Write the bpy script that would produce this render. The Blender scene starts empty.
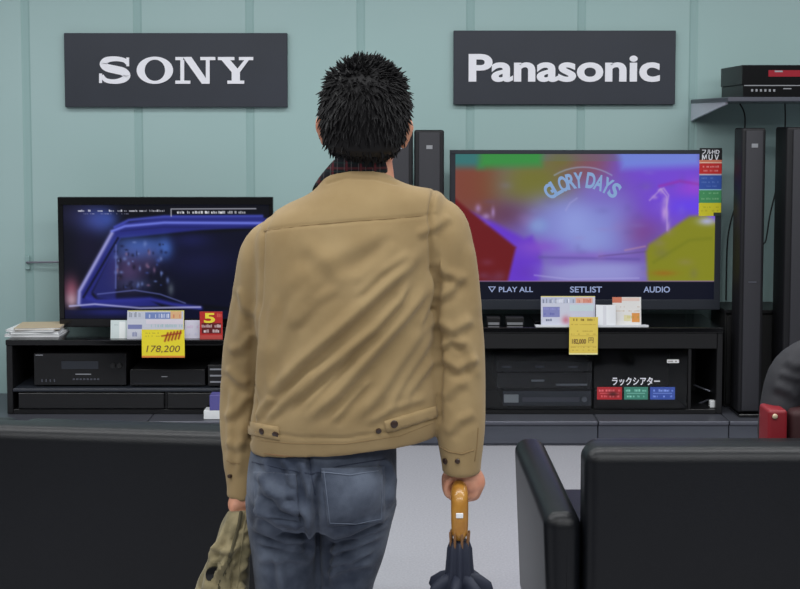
import bpy, bmesh, math, random
import numpy as np
from mathutils import Vector, Matrix, Euler
from mathutils.bvhtree import BVHTree
random.seed(7); rng = np.random.default_rng(7)
SC = bpy.context.scene; COL = SC.collection
# ------------------------------------------------------------------ camera
F = 1200.0; PITCH = math.radians(3.4); CAMZ = 1.606; CY = 196.3
cam_d = bpy.data.cameras.new('camera'); cam = bpy.data.objects.new('camera', cam_d); COL.objects.link(cam)
cam.location = (0, 0, CAMZ); cam.rotation_euler = (math.pi/2 - PITCH, 0, 0)
cam_d.sensor_fit = 'HORIZONTAL'; cam_d.sensor_width = 36; cam_d.lens = 36*F/800
cam_d.shift_y = -(294.5-CY)/800; cam_d.clip_start = 0.05; cam_d.clip_end = 100
cam_d.dof.use_dof = False
SC.camera = cam
# ------------------------------------------------------------------ light
w = bpy.data.worlds.new('world'); SC.world = w; w.use_nodes = True
w.node_tree.nodes['Background'].inputs[0].default_value = (0.93, 0.97, 1.0, 1)
w.node_tree.nodes['Background'].inputs[1].default_value = 0.14
def area(name, loc, sx, sy, power, col=(0.985, 1.0, 1.0)):
    l = bpy.data.lights.new(name, 'AREA'); l.shape = 'RECTANGLE'; l.size = sx; l.size_y = sy
    l.energy = power; l.color = col
    o = bpy.data.objects.new(name, l); COL.objects.link(o); o.location = loc
area('ceiling_tubes', (0, -0.6, 3.0), 7.0, 0.6, 105)
area('ceiling_tubes', (0, 1.5, 3.0), 7.0, 0.5, 95)
area('ceiling_tubes', (0, 3.5, 3.0), 7.0, 0.5, 95)
area('ceiling_tubes', (0, 5.15, 3.0), 7.0, 0.4, 62)
SC.view_settings.view_transform = 'Standard'; SC.view_settings.look = 'None'
SC.view_settings.exposure = 0.0; SC.view_settings.gamma = 1.0; SC.view_settings.use_curve_mapping = False

# ------------------------------------------------------------------ measuring: a ray through the frame met at distance Y
def P(px, py, Y):
    dx = (px-400)/F; dy = (CY-py)/F
    c, s = math.cos(PITCH), math.sin(PITCH)
    y = c + dy*s; z = dy*c - s
    k = Y/y
    return Vector((dx*k, Y, CAMZ + z*k))
def proj(a):
    c, s = math.cos(PITCH), math.sin(PITCH)
    x = a[:, 0]; y = a[:, 1]; z = a[:, 2]-CAMZ
    d = y*c - z*s; u = y*s + z*c
    return 400+F*x/d, CY-F*u/d
def lin(c):
    c = c/255.0
    return c/12.92 if c <= 0.04045 else ((c+0.055)/1.055)**2.4
def L3(c): return (lin(c[0]), lin(c[1]), lin(c[2]), 1)

# ------------------------------------------------------------------ materials
def mat(name, col, rough=0.5, metal=0.0, noise=None, bump=None, spec=0.5, emit=None, coat=0):
    m = bpy.data.materials.new(name); m.use_nodes = True
    nt = m.node_tree; b = nt.nodes['Principled BSDF']
    b.inputs['Base Color'].default_value = L3(col); b.inputs['Roughness'].default_value = rough
    b.inputs['Metallic'].default_value = metal; b.inputs['Specular IOR Level'].default_value = spec
    b.inputs['Coat Weight'].default_value = coat
    tc = nt.nodes.new('ShaderNodeTexCoord')
    if noise:      # (scale, other colour, detail)
        n = nt.nodes.new('ShaderNodeTexNoise'); n.inputs['Scale'].default_value = noise[0]
        n.inputs['Detail'].default_value = noise[2] if len(noise) > 2 else 4
        nt.links.new(tc.outputs['Object'], n.inputs['Vector'])
        r = nt.nodes.new('ShaderNodeValToRGB')
        lo, hi = (noise[3] if len(noise) > 3 else (0.35, 0.65))
        r.color_ramp.elements[0].position = lo; r.color_ramp.elements[1].position = hi
        r.color_ramp.elements[0].color = L3(col); r.color_ramp.elements[1].color = L3(noise[1])
        nt.links.new(n.outputs['Fac'], r.inputs['Fac']); nt.links.new(r.outputs['Color'], b.inputs['Base Color'])
    if bump:       # (scale, strength, distance)
        n = nt.nodes.new('ShaderNodeTexNoise'); n.inputs['Scale'].default_value = bump[0]; n.inputs['Detail'].default_value = 5
        nt.links.new(tc.outputs['Object'], n.inputs['Vector'])
        bp = nt.nodes.new('ShaderNodeBump'); bp.inputs['Strength'].default_value = bump[1]; bp.inputs['Distance'].default_value = bump[2]
        nt.links.new(n.outputs['Fac'], bp.inputs['Height']); nt.links.new(bp.outputs['Normal'], b.inputs['Normal'])
    if emit:
        b.inputs['Emission Color'].default_value = L3(emit[0]); b.inputs['Emission Strength'].default_value = emit[1]
    return m
def attr_mat(name, emission=False, rough=0.5):
    m = bpy.data.materials.new(name); m.use_nodes = True; nt = m.node_tree; b = nt.nodes['Principled BSDF']
    a = nt.nodes.new('ShaderNodeAttribute'); a.attribute_name = 'Col'
    b.inputs['Roughness'].default_value = rough
    if emission:
        b.inputs['Base Color'].default_value = (0.002, 0.002, 0.002, 1); b.inputs['Specular IOR Level'].default_value = 0.2
        nt.links.new(a.outputs['Color'], b.inputs['Emission Color']); b.inputs['Emission Strength'].default_value = 1.0
    else:
        nt.links.new(a.outputs['Color'], b.inputs['Base Color'])
    return m
M = {}
M['wall'] = mat('painted_wall', (158, 187, 186), 0.6, noise=(0.8, (163, 189, 189)))
M['groove'] = mat('wall_joint', (148, 178, 177), 0.7)
M['floor'] = mat('speckled_floor', (158, 158, 166), 0.35, noise=(120, (178, 178, 184), 6, (0.3, 0.7)))
M['sign'] = mat('charcoal_board', (37, 42, 53), 0.5, noise=(3, (41, 46, 58)))
M['white'] = mat('white_letter', (238, 238, 246), 0.4)
M['black'] = mat('black_plastic', (17, 17, 19), 0.45)
M['gloss'] = mat('gloss_black', (12, 12, 14), 0.15)
M['black_wood'] = mat('black_wood', (17, 17, 19), 0.4, noise=(9, (21, 21, 23)))
M['inside'] = mat('rack_inside', (14, 14, 15), 0.6)
M['bezel'] = mat('bezel_grey', (44, 48, 56), 0.35)
M['leather'] = mat('black_leather', (13, 15, 19), 0.38, spec=0.33, bump=(160, 0.25, 0.002), noise=(2, (16, 18, 23)))
M['leather_side'] = M['leather']
M['plinth'] = mat('grey_plinth', (70, 73, 84), 0.45, noise=(4, (76, 80, 90)))
M['plinth_edge'] = mat('plinth_edge', (120, 120, 132), 0.35, metal=0.4)
M['tower'] = mat('speaker_cloth', (46, 46, 52), 0.7, bump=(900, 0.3, 0.001))
M['tower_side'] = mat('speaker_body', (24, 24, 28), 0.55, spec=0.3)
M['silver'] = mat('silver', (170, 172, 178), 0.35, metal=0.6)
M['steel'] = mat('brushed_steel', (215, 212, 226), 0.35, metal=0.5)
M['dark_steel'] = mat('dark_shelf_steel', (96, 98, 108), 0.35, metal=0.5)
M['paper'] = mat('paper', (228, 230, 232), 0.6)
M['paper2'] = mat('tan_paper', (196, 178, 150), 0.6)
M['acrylic'] = mat('white_acrylic', (225, 228, 232), 0.2)
M['red'] = mat('red_leather', (128, 20, 32), 0.5)
M['maroon'] = mat('maroon', (48, 12, 16), 0.7)
M['yellow'] = mat('yellow_card', (240, 222, 60), 0.6)
M['print'] = attr_mat('printed_paper', False, 0.45)
M['screen'] = attr_mat('lit_screen', True, 0.35)
M['cable'] = mat('black_cable', (20, 24, 26), 0.5)
M['skin'] = mat('skin', (205, 150, 122), 0.5, noise=(25, (190, 128, 104)))
M['hair'] = mat('black_hair', (17, 16, 18), 0.6, spec=0.25)
M['wood'] = mat('lacquered_wood', (184, 132, 52), 0.3, noise=(30, (160, 108, 40)), coat=0.3)
M['navy'] = mat('navy_cloth', (26, 32, 50), 0.7)
M['button'] = mat('button_horn', (52, 36, 28), 0.3)
M['brown'] = mat('belt_leather', (120, 84, 50), 0.5)
M['denim_dark'] = mat('denim_seam', (34, 42, 62), 0.8)
M['thread'] = mat('pale_thread', (98, 107, 124), 0.8)
M['dgrey'] = mat('dark_grey_coat', (32, 32, 37), 0.75, bump=(300, 0.3, 0.002), noise=(6, (39, 39, 45)))
M['led'] = mat('lit_letter', (10, 10, 10), 0.5, emit=((150, 165, 205), 0.9))
M['led_title'] = mat('lit_title', (10, 10, 10), 0.5, emit=((128, 160, 205), 0.95))
M['display'] = mat('red_display', (20, 5, 5), 0.3, emit=((150, 20, 40), 0.8))
M['rubber'] = mat('shoe', (30, 26, 24), 0.5)
M['glass'] = bpy.data.materials.new('tinted_glass'); M['glass'].use_nodes = True
nt = M['glass'].node_tree; nt.nodes.clear()
go = nt.nodes.new('ShaderNodeOutputMaterial'); mx = nt.nodes.new('ShaderNodeMixShader')
tr = nt.nodes.new('ShaderNodeBsdfTransparent'); tr.inputs[0].default_value = (0.82, 0.84, 0.86, 1)
gl = nt.nodes.new('ShaderNodeBsdfGlossy'); gl.inputs['Roughness'].default_value = 0.05
fr = nt.nodes.new('ShaderNodeFresnel'); fr.inputs[0].default_value = 1.4
nt.links.new(fr.outputs[0], mx.inputs[0]); nt.links.new(tr.outputs[0], mx.inputs[1]); nt.links.new(gl.outputs[0], mx.inputs[2])
nt.links.new(mx.outputs[0], go.inputs[0])
# woven tan cotton
def cloth(name, c1, c2, sc=18, weave=900, bs=0.35):
    m = mat(name, c1, 0.85, spec=0.2, noise=(sc, c2, 6), bump=(weave, bs, 0.001)); 
    m.node_tree.nodes['Principled BSDF'].inputs['Sheen Weight'].default_value = 0.1
    return m
M['tan'] = cloth('tan_cotton', (143, 121, 85), (156, 134, 97), 9)
M['tan_seam'] = cloth('tan_seam', (128, 106, 72), (136, 112, 78), 7)
M['denim'] = cloth('blue_denim', (46, 53, 68), (90, 98, 113), 13, 700, 0.6)
M['canvas'] = cloth('khaki_canvas', (78, 74, 54), (150, 138, 106), 16, 600, 0.6)
M['canvas_dark'] = cloth('canvas_strap', (66, 62, 46), (84, 78, 58), 11, 600, 0.6)
# dark tartan
m = bpy.data.materials.new('tartan'); m.use_nodes = True; nt = m.node_tree; b = nt.nodes['Principled BSDF']
b.inputs['Roughness'].default_value = 0.9; b.inputs['Specular IOR Level'].default_value = 0.1
tc = nt.nodes.new('ShaderNodeTexCoord'); prev = None
for (ax, sc, off, width, col) in ((0, 36, 0.0, 0.16, (84, 36, 42)), (2, 36, 0.3, 0.16, (74, 38, 42)), (0, 72, 1.2, 0.07, (96, 90, 92)), (2, 60, 0.1, 0.07, (34, 56, 54))):
    sx = nt.nodes.new('ShaderNodeSeparateXYZ'); nt.links.new(tc.outputs['Object'], sx.inputs[0])
    a = nt.nodes.new('ShaderNodeMath'); a.operation = 'MULTIPLY_ADD'; a.inputs[1].default_value = sc; a.inputs[2].default_value = off+50
    nt.links.new(sx.outputs[ax], a.inputs[0])
    f_ = nt.nodes.new('ShaderNodeMath'); f_.operation = 'FRACT'; nt.links.new(a.outputs[0], f_.inputs[0])
    l_ = nt.nodes.new('ShaderNodeMath'); l_.operation = 'LESS_THAN'; l_.inputs[1].default_value = width; nt.links.new(f_.outputs[0], l_.inputs[0])
    h_ = nt.nodes.new('ShaderNodeMath'); h_.operation = 'MULTIPLY'; h_.inputs[1].default_value = 0.8; nt.links.new(l_.outputs[0], h_.inputs[0])
    mi = nt.nodes.new('ShaderNodeMix'); mi.data_type = 'RGBA'
    nt.links.new(h_.outputs[0], mi.inputs[0])
    if prev: nt.links.new(prev, mi.inputs[6])
    else: mi.inputs[6].default_value = L3((26, 28, 32))
    mi.inputs[7].default_value = L3(col); prev = mi.outputs[2]
nt.links.new(prev, b.inputs['Base Color']); M['tartan'] = m

# ------------------------------------------------------------------ object helpers
ORI = {}
def thing(name, label, cat, loc, group=None, rotz=0):
    o = bpy.data.objects.new(name, None); COL.objects.link(o); o.empty_display_size = 0.1
    o.location = loc; o.rotation_euler = (0, 0, rotz); o['label'] = label; o['category'] = cat
    if group: o['group'] = group
    ORI[o.name] = (Vector(loc), rotz)
    return o
def link(name, me, parent=None, material=None, base=None, smooth=False, angle=None):
    """me is in world space; it is moved into its parent's (or base's) frame"""
    o = bpy.data.objects.new(name, me); COL.objects.link(o)
    if material:
        me.materials.clear(); me.materials.append(material)
    if parent is not None:
        loc, rz = ORI[parent.name]
        me.transform((Matrix.Translation(loc) @ Matrix.Rotation(rz, 4, 'Z')).inverted())
        o.parent = parent; ORI[o.name] = (loc, rz)
    elif base is not None:
        me.transform(Matrix.Translation(-Vector(base))); o.location = base; ORI[o.name] = (Vector(base), 0)
    else: ORI[o.name] = (Vector((0, 0, 0)), 0)
    if smooth:
        me.polygons.foreach_set('use_smooth', [True]*len(me.polygons))
        if angle:
            me.set_sharp_from_angle(angle=math.radians(angle))
    me.update()
    return o
def tag(o, label, cat, group=None, kind=None):
    o['label'] = label; o['category'] = cat
    if group: o['group'] = group
    if kind: o['kind'] = kind
    return o
class B:
    def __init__(s, T=None): s.bm = bmesh.new(); s.T = T or Matrix.Identity(4)
    def add(s, verts, faces):
        vs = [s.bm.verts.new(s.T @ Vector(v)) for v in verts]
        for f in faces:
            try: s.bm.faces.new([vs[i] for i in f])
            except ValueError: pass
        return s
    def box(s, x0, x1, y0, y1, z0, z1, bev=0.0, seg=2, rot=None, taper=None):
        t = bmesh.new(); bmesh.ops.create_cube(t, size=1)
        for v in t.verts: v.co = Vector(((x0+x1)/2+v.co.x*(x1-x0), (y0+y1)/2+v.co.y*(y1-y0), (z0+z1)/2+v.co.z*(z1-z0)))
        if taper:
            for v in t.verts: taper(v.co)
        if bev: bmesh.ops.bevel(t, geom=list(t.edges)+list(t.verts), offset=bev, segments=seg, profile=0.5, affect='EDGES')
        if rot: bmesh.ops.transform(t, matrix=rot, verts=t.verts)
        return s.merge(t)
    def merge(s, t):
        t.verts.index_update(); s.add([v.co.copy() for v in t.verts], [[v.index for v in f.verts] for f in t.faces]); t.free(); return s
    def loft(s, rings, closed=True, caps=True):
        n = len(rings[0]); vs = []; fs = []
        for r in rings: vs += [tuple(p) for p in r]
        for i in range(len(rings)-1):
            for j in range(n if closed else n-1):
                k = (j+1) % n
                fs.append((i*n+j, i*n+k, (i+1)*n+k, (i+1)*n+j))
        if caps and closed:
            fs.append(tuple(range(n))[::-1]); fs.append(tuple((len(rings)-1)*n+j for j in range(n)))
        return s.add(vs, fs)
    def cyl(s, a, b, r0, r1=None, n=20):
        return s.tube([a, b], [r0, r0 if r1 is None else r1], n=n, sub=1, round_ends=False)
    def tube(s, pts, rad, n=12, sub=4, flat=1.0, round_ends=True, hint=None):
        pts = [Vector(p) for p in pts]
        if not hasattr(rad, '__len__'): rad = [rad]*len(pts)
        arr = [list(p)+[r] for p, r in zip(pts, rad)]
        arr = catmull(arr, sub) if sub > 1 and len(arr) > 2 else arr
        c = [Vector(a[:3]) for a in arr]; r = [a[3] for a in arr]
        tang = []
        for i in range(len(c)):
            t = (c[min(i+1, len(c)-1)]-c[max(i-1, 0)]).normalized(); tang.append(t)
        h = Vector(hint) if hint else (Vector((0, 1, 0)) if abs(tang[0].y) < 0.9 else Vector((1, 0, 0)))
        rings = []; u = (h - tang[0]*h.dot(tang[0])).normalized()
        items = []
        if round_ends:
            items += [(c[0]-tang[0]*r[0]*0.75, tang[0], r[0]*0.55)]
        items += list(zip(c, tang, r))
        if round_ends: items += [(c[-1]+tang[-1]*r[-1]*0.75, tang[-1], r[-1]*0.55)]
        for (p, t, q) in items:
            u = (u - t*u.dot(t)).normalized(); v = t.cross(u)
            rings.append([p + u*(q*flat*math.cos(2*math.pi*k/n)) + v*(q*math.sin(2*math.pi*k/n)) for k in range(n)])
        return s.loft(rings)
    def ell(s, c, rx, ry, rz, n=20, rot=None):
        t = bmesh.new(); bmesh.ops.create_uvsphere(t, u_segments=n, v_segments=n//2, radius=1)
        for v in t.verts: v.co = Vector((v.co.x*rx, v.co.y*ry, v.co.z*rz))
        if rot: bmesh.ops.transform(t, matrix=rot, verts=t.verts)
        for v in t.verts: v.co += Vector(c)
        return s.merge(t)
    def mesh(s, name):
        me = bpy.data.meshes.new(name); bmesh.ops.recalc_face_normals(s.bm, faces=s.bm.faces); s.bm.to_mesh(me); s.bm.free(); return me
    def build(s, name, material, parent=None, base=None, smooth=False, angle=40):
        return link(name, s.mesh(name), parent, material, base, smooth, angle)
def catmull(arr, sub):
    a = np.array(arr, float); out = []
    n = len(a)
    for i in range(n-1):
        p0 = a[max(i-1, 0)]; p1 = a[i]; p2 = a[i+1]; p3 = a[min(i+2, n-1)]
        for k in range(sub):
            t = k/sub
            out.append(0.5*((2*p1)+(-p0+p2)*t+(2*p0-5*p1+4*p2-p3)*t*t+(-p0+3*p1-3*p2+p3)*t**3))
    out.append(a[-1]); return [list(x) for x in out]
def spow(v, e): return math.copysign(abs(v)**e, v)
def ring_loft(b, rows, n=48, e=0.85, sub=5):
    """rows: (left px, py, right px, py, half depth, Y) -> smooth tilted elliptical sections"""
    arr = []
    for (lx, ly, rx, ry_, hd, Y, *zt) in rows:
        l = P(lx, ly, Y); r = P(rx, ry_, Y); arr.append([*l, *r, hd, zt[0] if zt else 0])
    arr = catmull(arr, sub); rings = []
    for a in arr:
        l = Vector(a[:3]); r = Vector(a[3:6]); c = (l+r)/2; u = (r-l)/2
        rings.append([c + u*spow(math.cos(2*math.pi*k/n), e) + Vector((0, a[6]*spow(math.sin(2*math.pi*k/n), e), -a[7]*spow(math.sin(2*math.pi*k/n), e))) for k in range(n)])
    return b.loft(rings)
def remesh(me, voxel, smooth_it=4, fac=0.5):
    o = bpy.data.objects.new('tmp', me); COL.objects.link(o)
    r = o.modifiers.new('r', 'REMESH'); r.mode = 'VOXEL'; r.voxel_size = voxel
    s_ = o.modifiers.new('s', 'SMOOTH'); s_.iterations = smooth_it; s_.factor = fac
    dg = bpy.context.evaluated_depsgraph_get(); dg.update()
    out = bpy.data.meshes.new_from_object(o.evaluated_get(dg), depsgraph=dg)
    bpy.data.objects.remove(o); bpy.data.meshes.remove(me)
    return out
def get_co(me):
    a = np.empty(len(me.vertices)*3); me.vertices.foreach_get('co', a); return a.reshape(-1, 3)
def get_no(me):
    a = np.empty(len(me.vertices)*3, dtype=np.float32); me.vertex_normals.foreach_get('vector', a); return a.reshape(-1, 3).astype(float)
def pdist(x, y, pl):
    """distance to a polyline (signed to its left), fraction along it"""
    best = np.full(x.shape, 1e9); sd = np.zeros(x.shape); al = np.zeros(x.shape)
    seg = [math.dist(pl[i], pl[i+1]) for i in range(len(pl)-1)]; tot = sum(seg); acc = 0
    for i in range(len(pl)-1):
        ax, ay = pl[i]; bx, by = pl[i+1]; dx, dy = bx-ax, by-ay; l2 = dx*dx+dy*dy
        t = np.clip(((x-ax)*dx+(y-ay)*dy)/l2, 0, 1)
        ex = x-(ax+t*dx); ey = y-(ay+t*dy); d = np.hypot(ex, ey)
        s = np.sign(dx*ey-dy*ex)
        m = d < best; best = np.where(m, d, best); sd = np.where(m, d*s, sd); al = np.where(m, (acc+t*seg[i])/tot, al); acc += seg[i]
    return sd, al
def folds(me, ridges, back=True, rough=0.0, seams=()):
    """real folds in the cloth: every ridge is a polyline with width and height"""
    co = get_co(me); no = get_no(me); x, y = proj(co)
    face = np.clip(0.25-no[:, 1], 0, 0.6)/0.6 if back else 1
    h = np.zeros(len(co))
    for (pl, wd, amp) in ridges:
        d, al = pdist(x, y, pl); fade = np.clip(np.minimum(al, 1-al)*5, 0, 1)
        fade = fade*fade*(3-2*fade)
        h += amp*fade*(np.exp(-(d/wd)**2) - 0.55*np.exp(-((d-1.6*wd)/wd)**2))
    for (pl, wd, amp) in seams:
        d, al = pdist(x, y, pl)
        h -= amp*np.exp(-(d/wd)**2)
    if rough:
        for k in range(26):
            f = rng.uniform(8, 38); v = rng.normal(size=3); v /= np.linalg.norm(v)
            h += rough/6*np.sin(co@v*f*2+rng.uniform(0, 6))
    co = co + no*(h*face)[:, None]
    me.vertices.foreach_set('co', co.ravel()); me.update()
def bvh_of(o):
    """surface of a part in world space"""
    loc, rz = ORI[o.name]; T = Matrix.Translation(loc) @ Matrix.Rotation(rz, 4, 'Z')
    return BVHTree.FromPolygons([T @ v.co for v in o.data.vertices], [tuple(p.vertices) for p in o.data.polygons])
def on_surface(bv, px, py):
    o = Vector((0, 0, CAMZ)); d = (P(px, py, 2.0)-o).normalized()
    return bv.ray_cast(o, d)[:2]
def patch(name, bv, quad, material, parent, th=0.004, n=10, m=10, off=0.001):
    """a sewn-on piece that follows the cloth beneath; quad = four corners"""
    b = B(); top = []; bot = []
    (a, b_, c, d) = quad
    for j in range(m+1):
        for i in range(n+1):
            u = i/n; v = j/m
            px = (a[0]*(1-u)+b_[0]*u)*(1-v)+(d[0]*(1-u)+c[0]*u)*v; py = (a[1]*(1-u)+b_[1]*u)*(1-v)+(d[1]*(1-u)+c[1]*u)*v
            p, nn = on_surface(bv, px, py)
            if p is None: p = top[-1]-Vector((0, 0, 0)) if top else P(px, py, 2.3); nn = Vector((0, -1, 0))
            if nn.y > 0: nn = -nn
            e = 0.35 if (i in (0, n) or j in (0, m)) else 1.0
            top.append(p+nn*(off+th*e)); bot.append(p-nn*0.002)
    W = n+1; N = len(top); fs = []
    for j in range(m):
        for i in range(n):
            q = (j*W+i, j*W+i+1, (j+1)*W+i+1, (j+1)*W+i); fs.append(q); fs.append(tuple(N+k for k in q[::-1]))
    edge = [i for i in range(n)]+[j*W+n for j in range(m)]+[m*W+i for i in range(n, 0, -1)]+[j*W for j in range(m, 0, -1)]
    for k in range(len(edge)):
        a0, a1 = edge[k], edge[(k+1) % len(edge)]; fs.append((a1, a0, N+a0, N+a1))
    b.add(top+bot, fs); return b.build(name, material, parent, smooth=True, angle=60)
def line_on(name, bv, pts, r, material, parent, off=0.0005):
    out = []
    for i in range(len(pts)-1):
        k = max(2, int(math.dist(pts[i], pts[i+1])/5))
        for t in range(k): 
            px = pts[i][0]+(pts[i+1][0]-pts[i][0])*t/k; py = pts[i][1]+(pts[i+1][1]-pts[i][1])*t/k
            p, nn = on_surface(bv, px, py)
            if p is not None:
                out.append(p+(nn if nn.y < 0 else -nn)*off)
    if len(out) < 3: return None
    b = B(); b.tube(out, r, n=6, sub=1); return b.build(name, material, parent, smooth=True)
def disc_on(name, bv, px, py, r, material, parent, th=0.004):
    p, nn = on_surface(bv, px, py)
    if nn.y > 0: nn = -nn
    if name == 'snap': nn = (nn*.4+Vector((0, -1, .1))).normalized()
    b = B(); b.tube([p, p+nn*th, p+nn*(th+0.001)], [r, r, r*0.8], n=18, sub=1, round_ends=False)
    return b.build(name, material, parent, smooth=True)
# ------------------------------------------------------------------ writing
def text_mesh(txt, bold=0.0, extrude=0.0):
    c = bpy.data.curves.new('t', 'FONT'); c.body = txt; c.offset = bold; c.extrude = extrude; c.resolution_u = 5
    o = bpy.data.objects.new('t', c); COL.objects.link(o)
    dg = bpy.context.evaluated_depsgraph_get(); dg.update()
    me = bpy.data.meshes.new_from_object(o.evaluated_get(dg), depsgraph=dg)
    bpy.data.objects.remove(o); return me
def put_text(name, txt, x0, y0, x1, y1, Y, material, parent, bold=0.0, th=0.003, shear=0, depth=None):
    """lettering fitted between two corners of an upright surface facing the room"""
    me = text_mesh(txt, bold); co = get_co(me)
    if len(co) == 0: return None
    mn = co.min(0); mxx = co.max(0)
    u = (co[:, 0]-mn[0])/(mxx[0]-mn[0]); v = (co[:, 1]-mn[1])/(mxx[1]-mn[1])
    a = P(x0, y1, Y); b_ = P(x1, y0, Y)
    out = np.stack([a.x+(u+shear*v)*(b_.x-a.x), np.full(len(co), Y), a.z+v*(b_.z-a.z)], 1)
    bm = bmesh.new(); vs = [bm.verts.new(p) for p in out]
    for p in me.polygons:
        try: bm.faces.new([vs[i] for i in p.vertices])
        except ValueError: pass
    if th:
        r = bmesh.ops.extrude_face_region(bm, geom=list(bm.faces))
        for g in r['geom']:
            if isinstance(g, bmesh.types.BMVert): g.co.y -= th
    m2 = bpy.data.meshes.new(name); bmesh.ops.recalc_face_normals(bm, faces=bm.faces); bm.to_mesh(m2); bm.free()
    return link(name, m2, parent, material)
def split_letters(o, name, parent):
    """every letter of a big sign is a piece of its own"""
    me = o.data; n = len(me.vertices); root = list(range(n))
    def f(i):
        while root[i] != i: root[i] = root[root[i]]; i = root[i]
        return i
    for e in me.edges: root[f(e.vertices[0])] = f(e.vertices[1])
    isl = {}
    for i in range(n): isl.setdefault(f(i), []).append(i)
    items = sorted(([min(me.vertices[i].co.x for i in v), max(me.vertices[i].co.x for i in v), set(v)] for v in isl.values()), key=lambda q: q[0])
    groups = []
    for a, c, v in items:
        if groups and a < groups[-1][1]-.5*(c-a): groups[-1][1] = max(c, groups[-1][1]); groups[-1][2] |= v
        else: groups.append([a, c, v])
    for a, c, v in groups:
        ix = {k: q for q, k in enumerate(sorted(v))}
        m2 = bpy.data.meshes.new(name)
        m2.from_pydata([me.vertices[k].co[:] for k in sorted(v)], [], [[ix[k] for k in p.vertices] for p in me.polygons if p.vertices[0] in v])
        m2.materials.append(me.materials[0]); q = bpy.data.objects.new(name, m2); COL.objects.link(q); q.parent = parent
    bpy.data.objects.remove(o)
def poly_prism(b, pts, Y, th):
    """outline (photo measure) on plane Y, given thickness"""
    f = [P(x, y, Y) for x, y in pts]; n = len(f)
    fr_ = [p+Vector((0, -th, 0)) for p in f]
    b.add(f+fr_, [tuple(range(n)), tuple(range(2*n-1, n-1, -1))]+[(i, (i+1) % n, n+(i+1) % n, n+i) for i in range(n)])
def ribbon(b, pts, Y, th, sub=5):
    """pts: (x, y, half width)"""
    a = catmull(pts, sub); l = []; r = []
    for i in range(len(a)):
        dx = a[min(i+1, len(a)-1)][0]-a[max(i-1, 0)][0]; dy = a[min(i+1, len(a)-1)][1]-a[max(i-1, 0)][1]; q = math.hypot(dx, dy) or 1
        l.append((a[i][0]-dy/q*a[i][2], a[i][1]+dx/q*a[i][2])); r.append((a[i][0]+dy/q*a[i][2], a[i][1]-dx/q*a[i][2]))
    for i in range(len(a)-1): poly_prism(b, [l[i], l[i+1], r[i+1], r[i]], Y, th)
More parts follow.
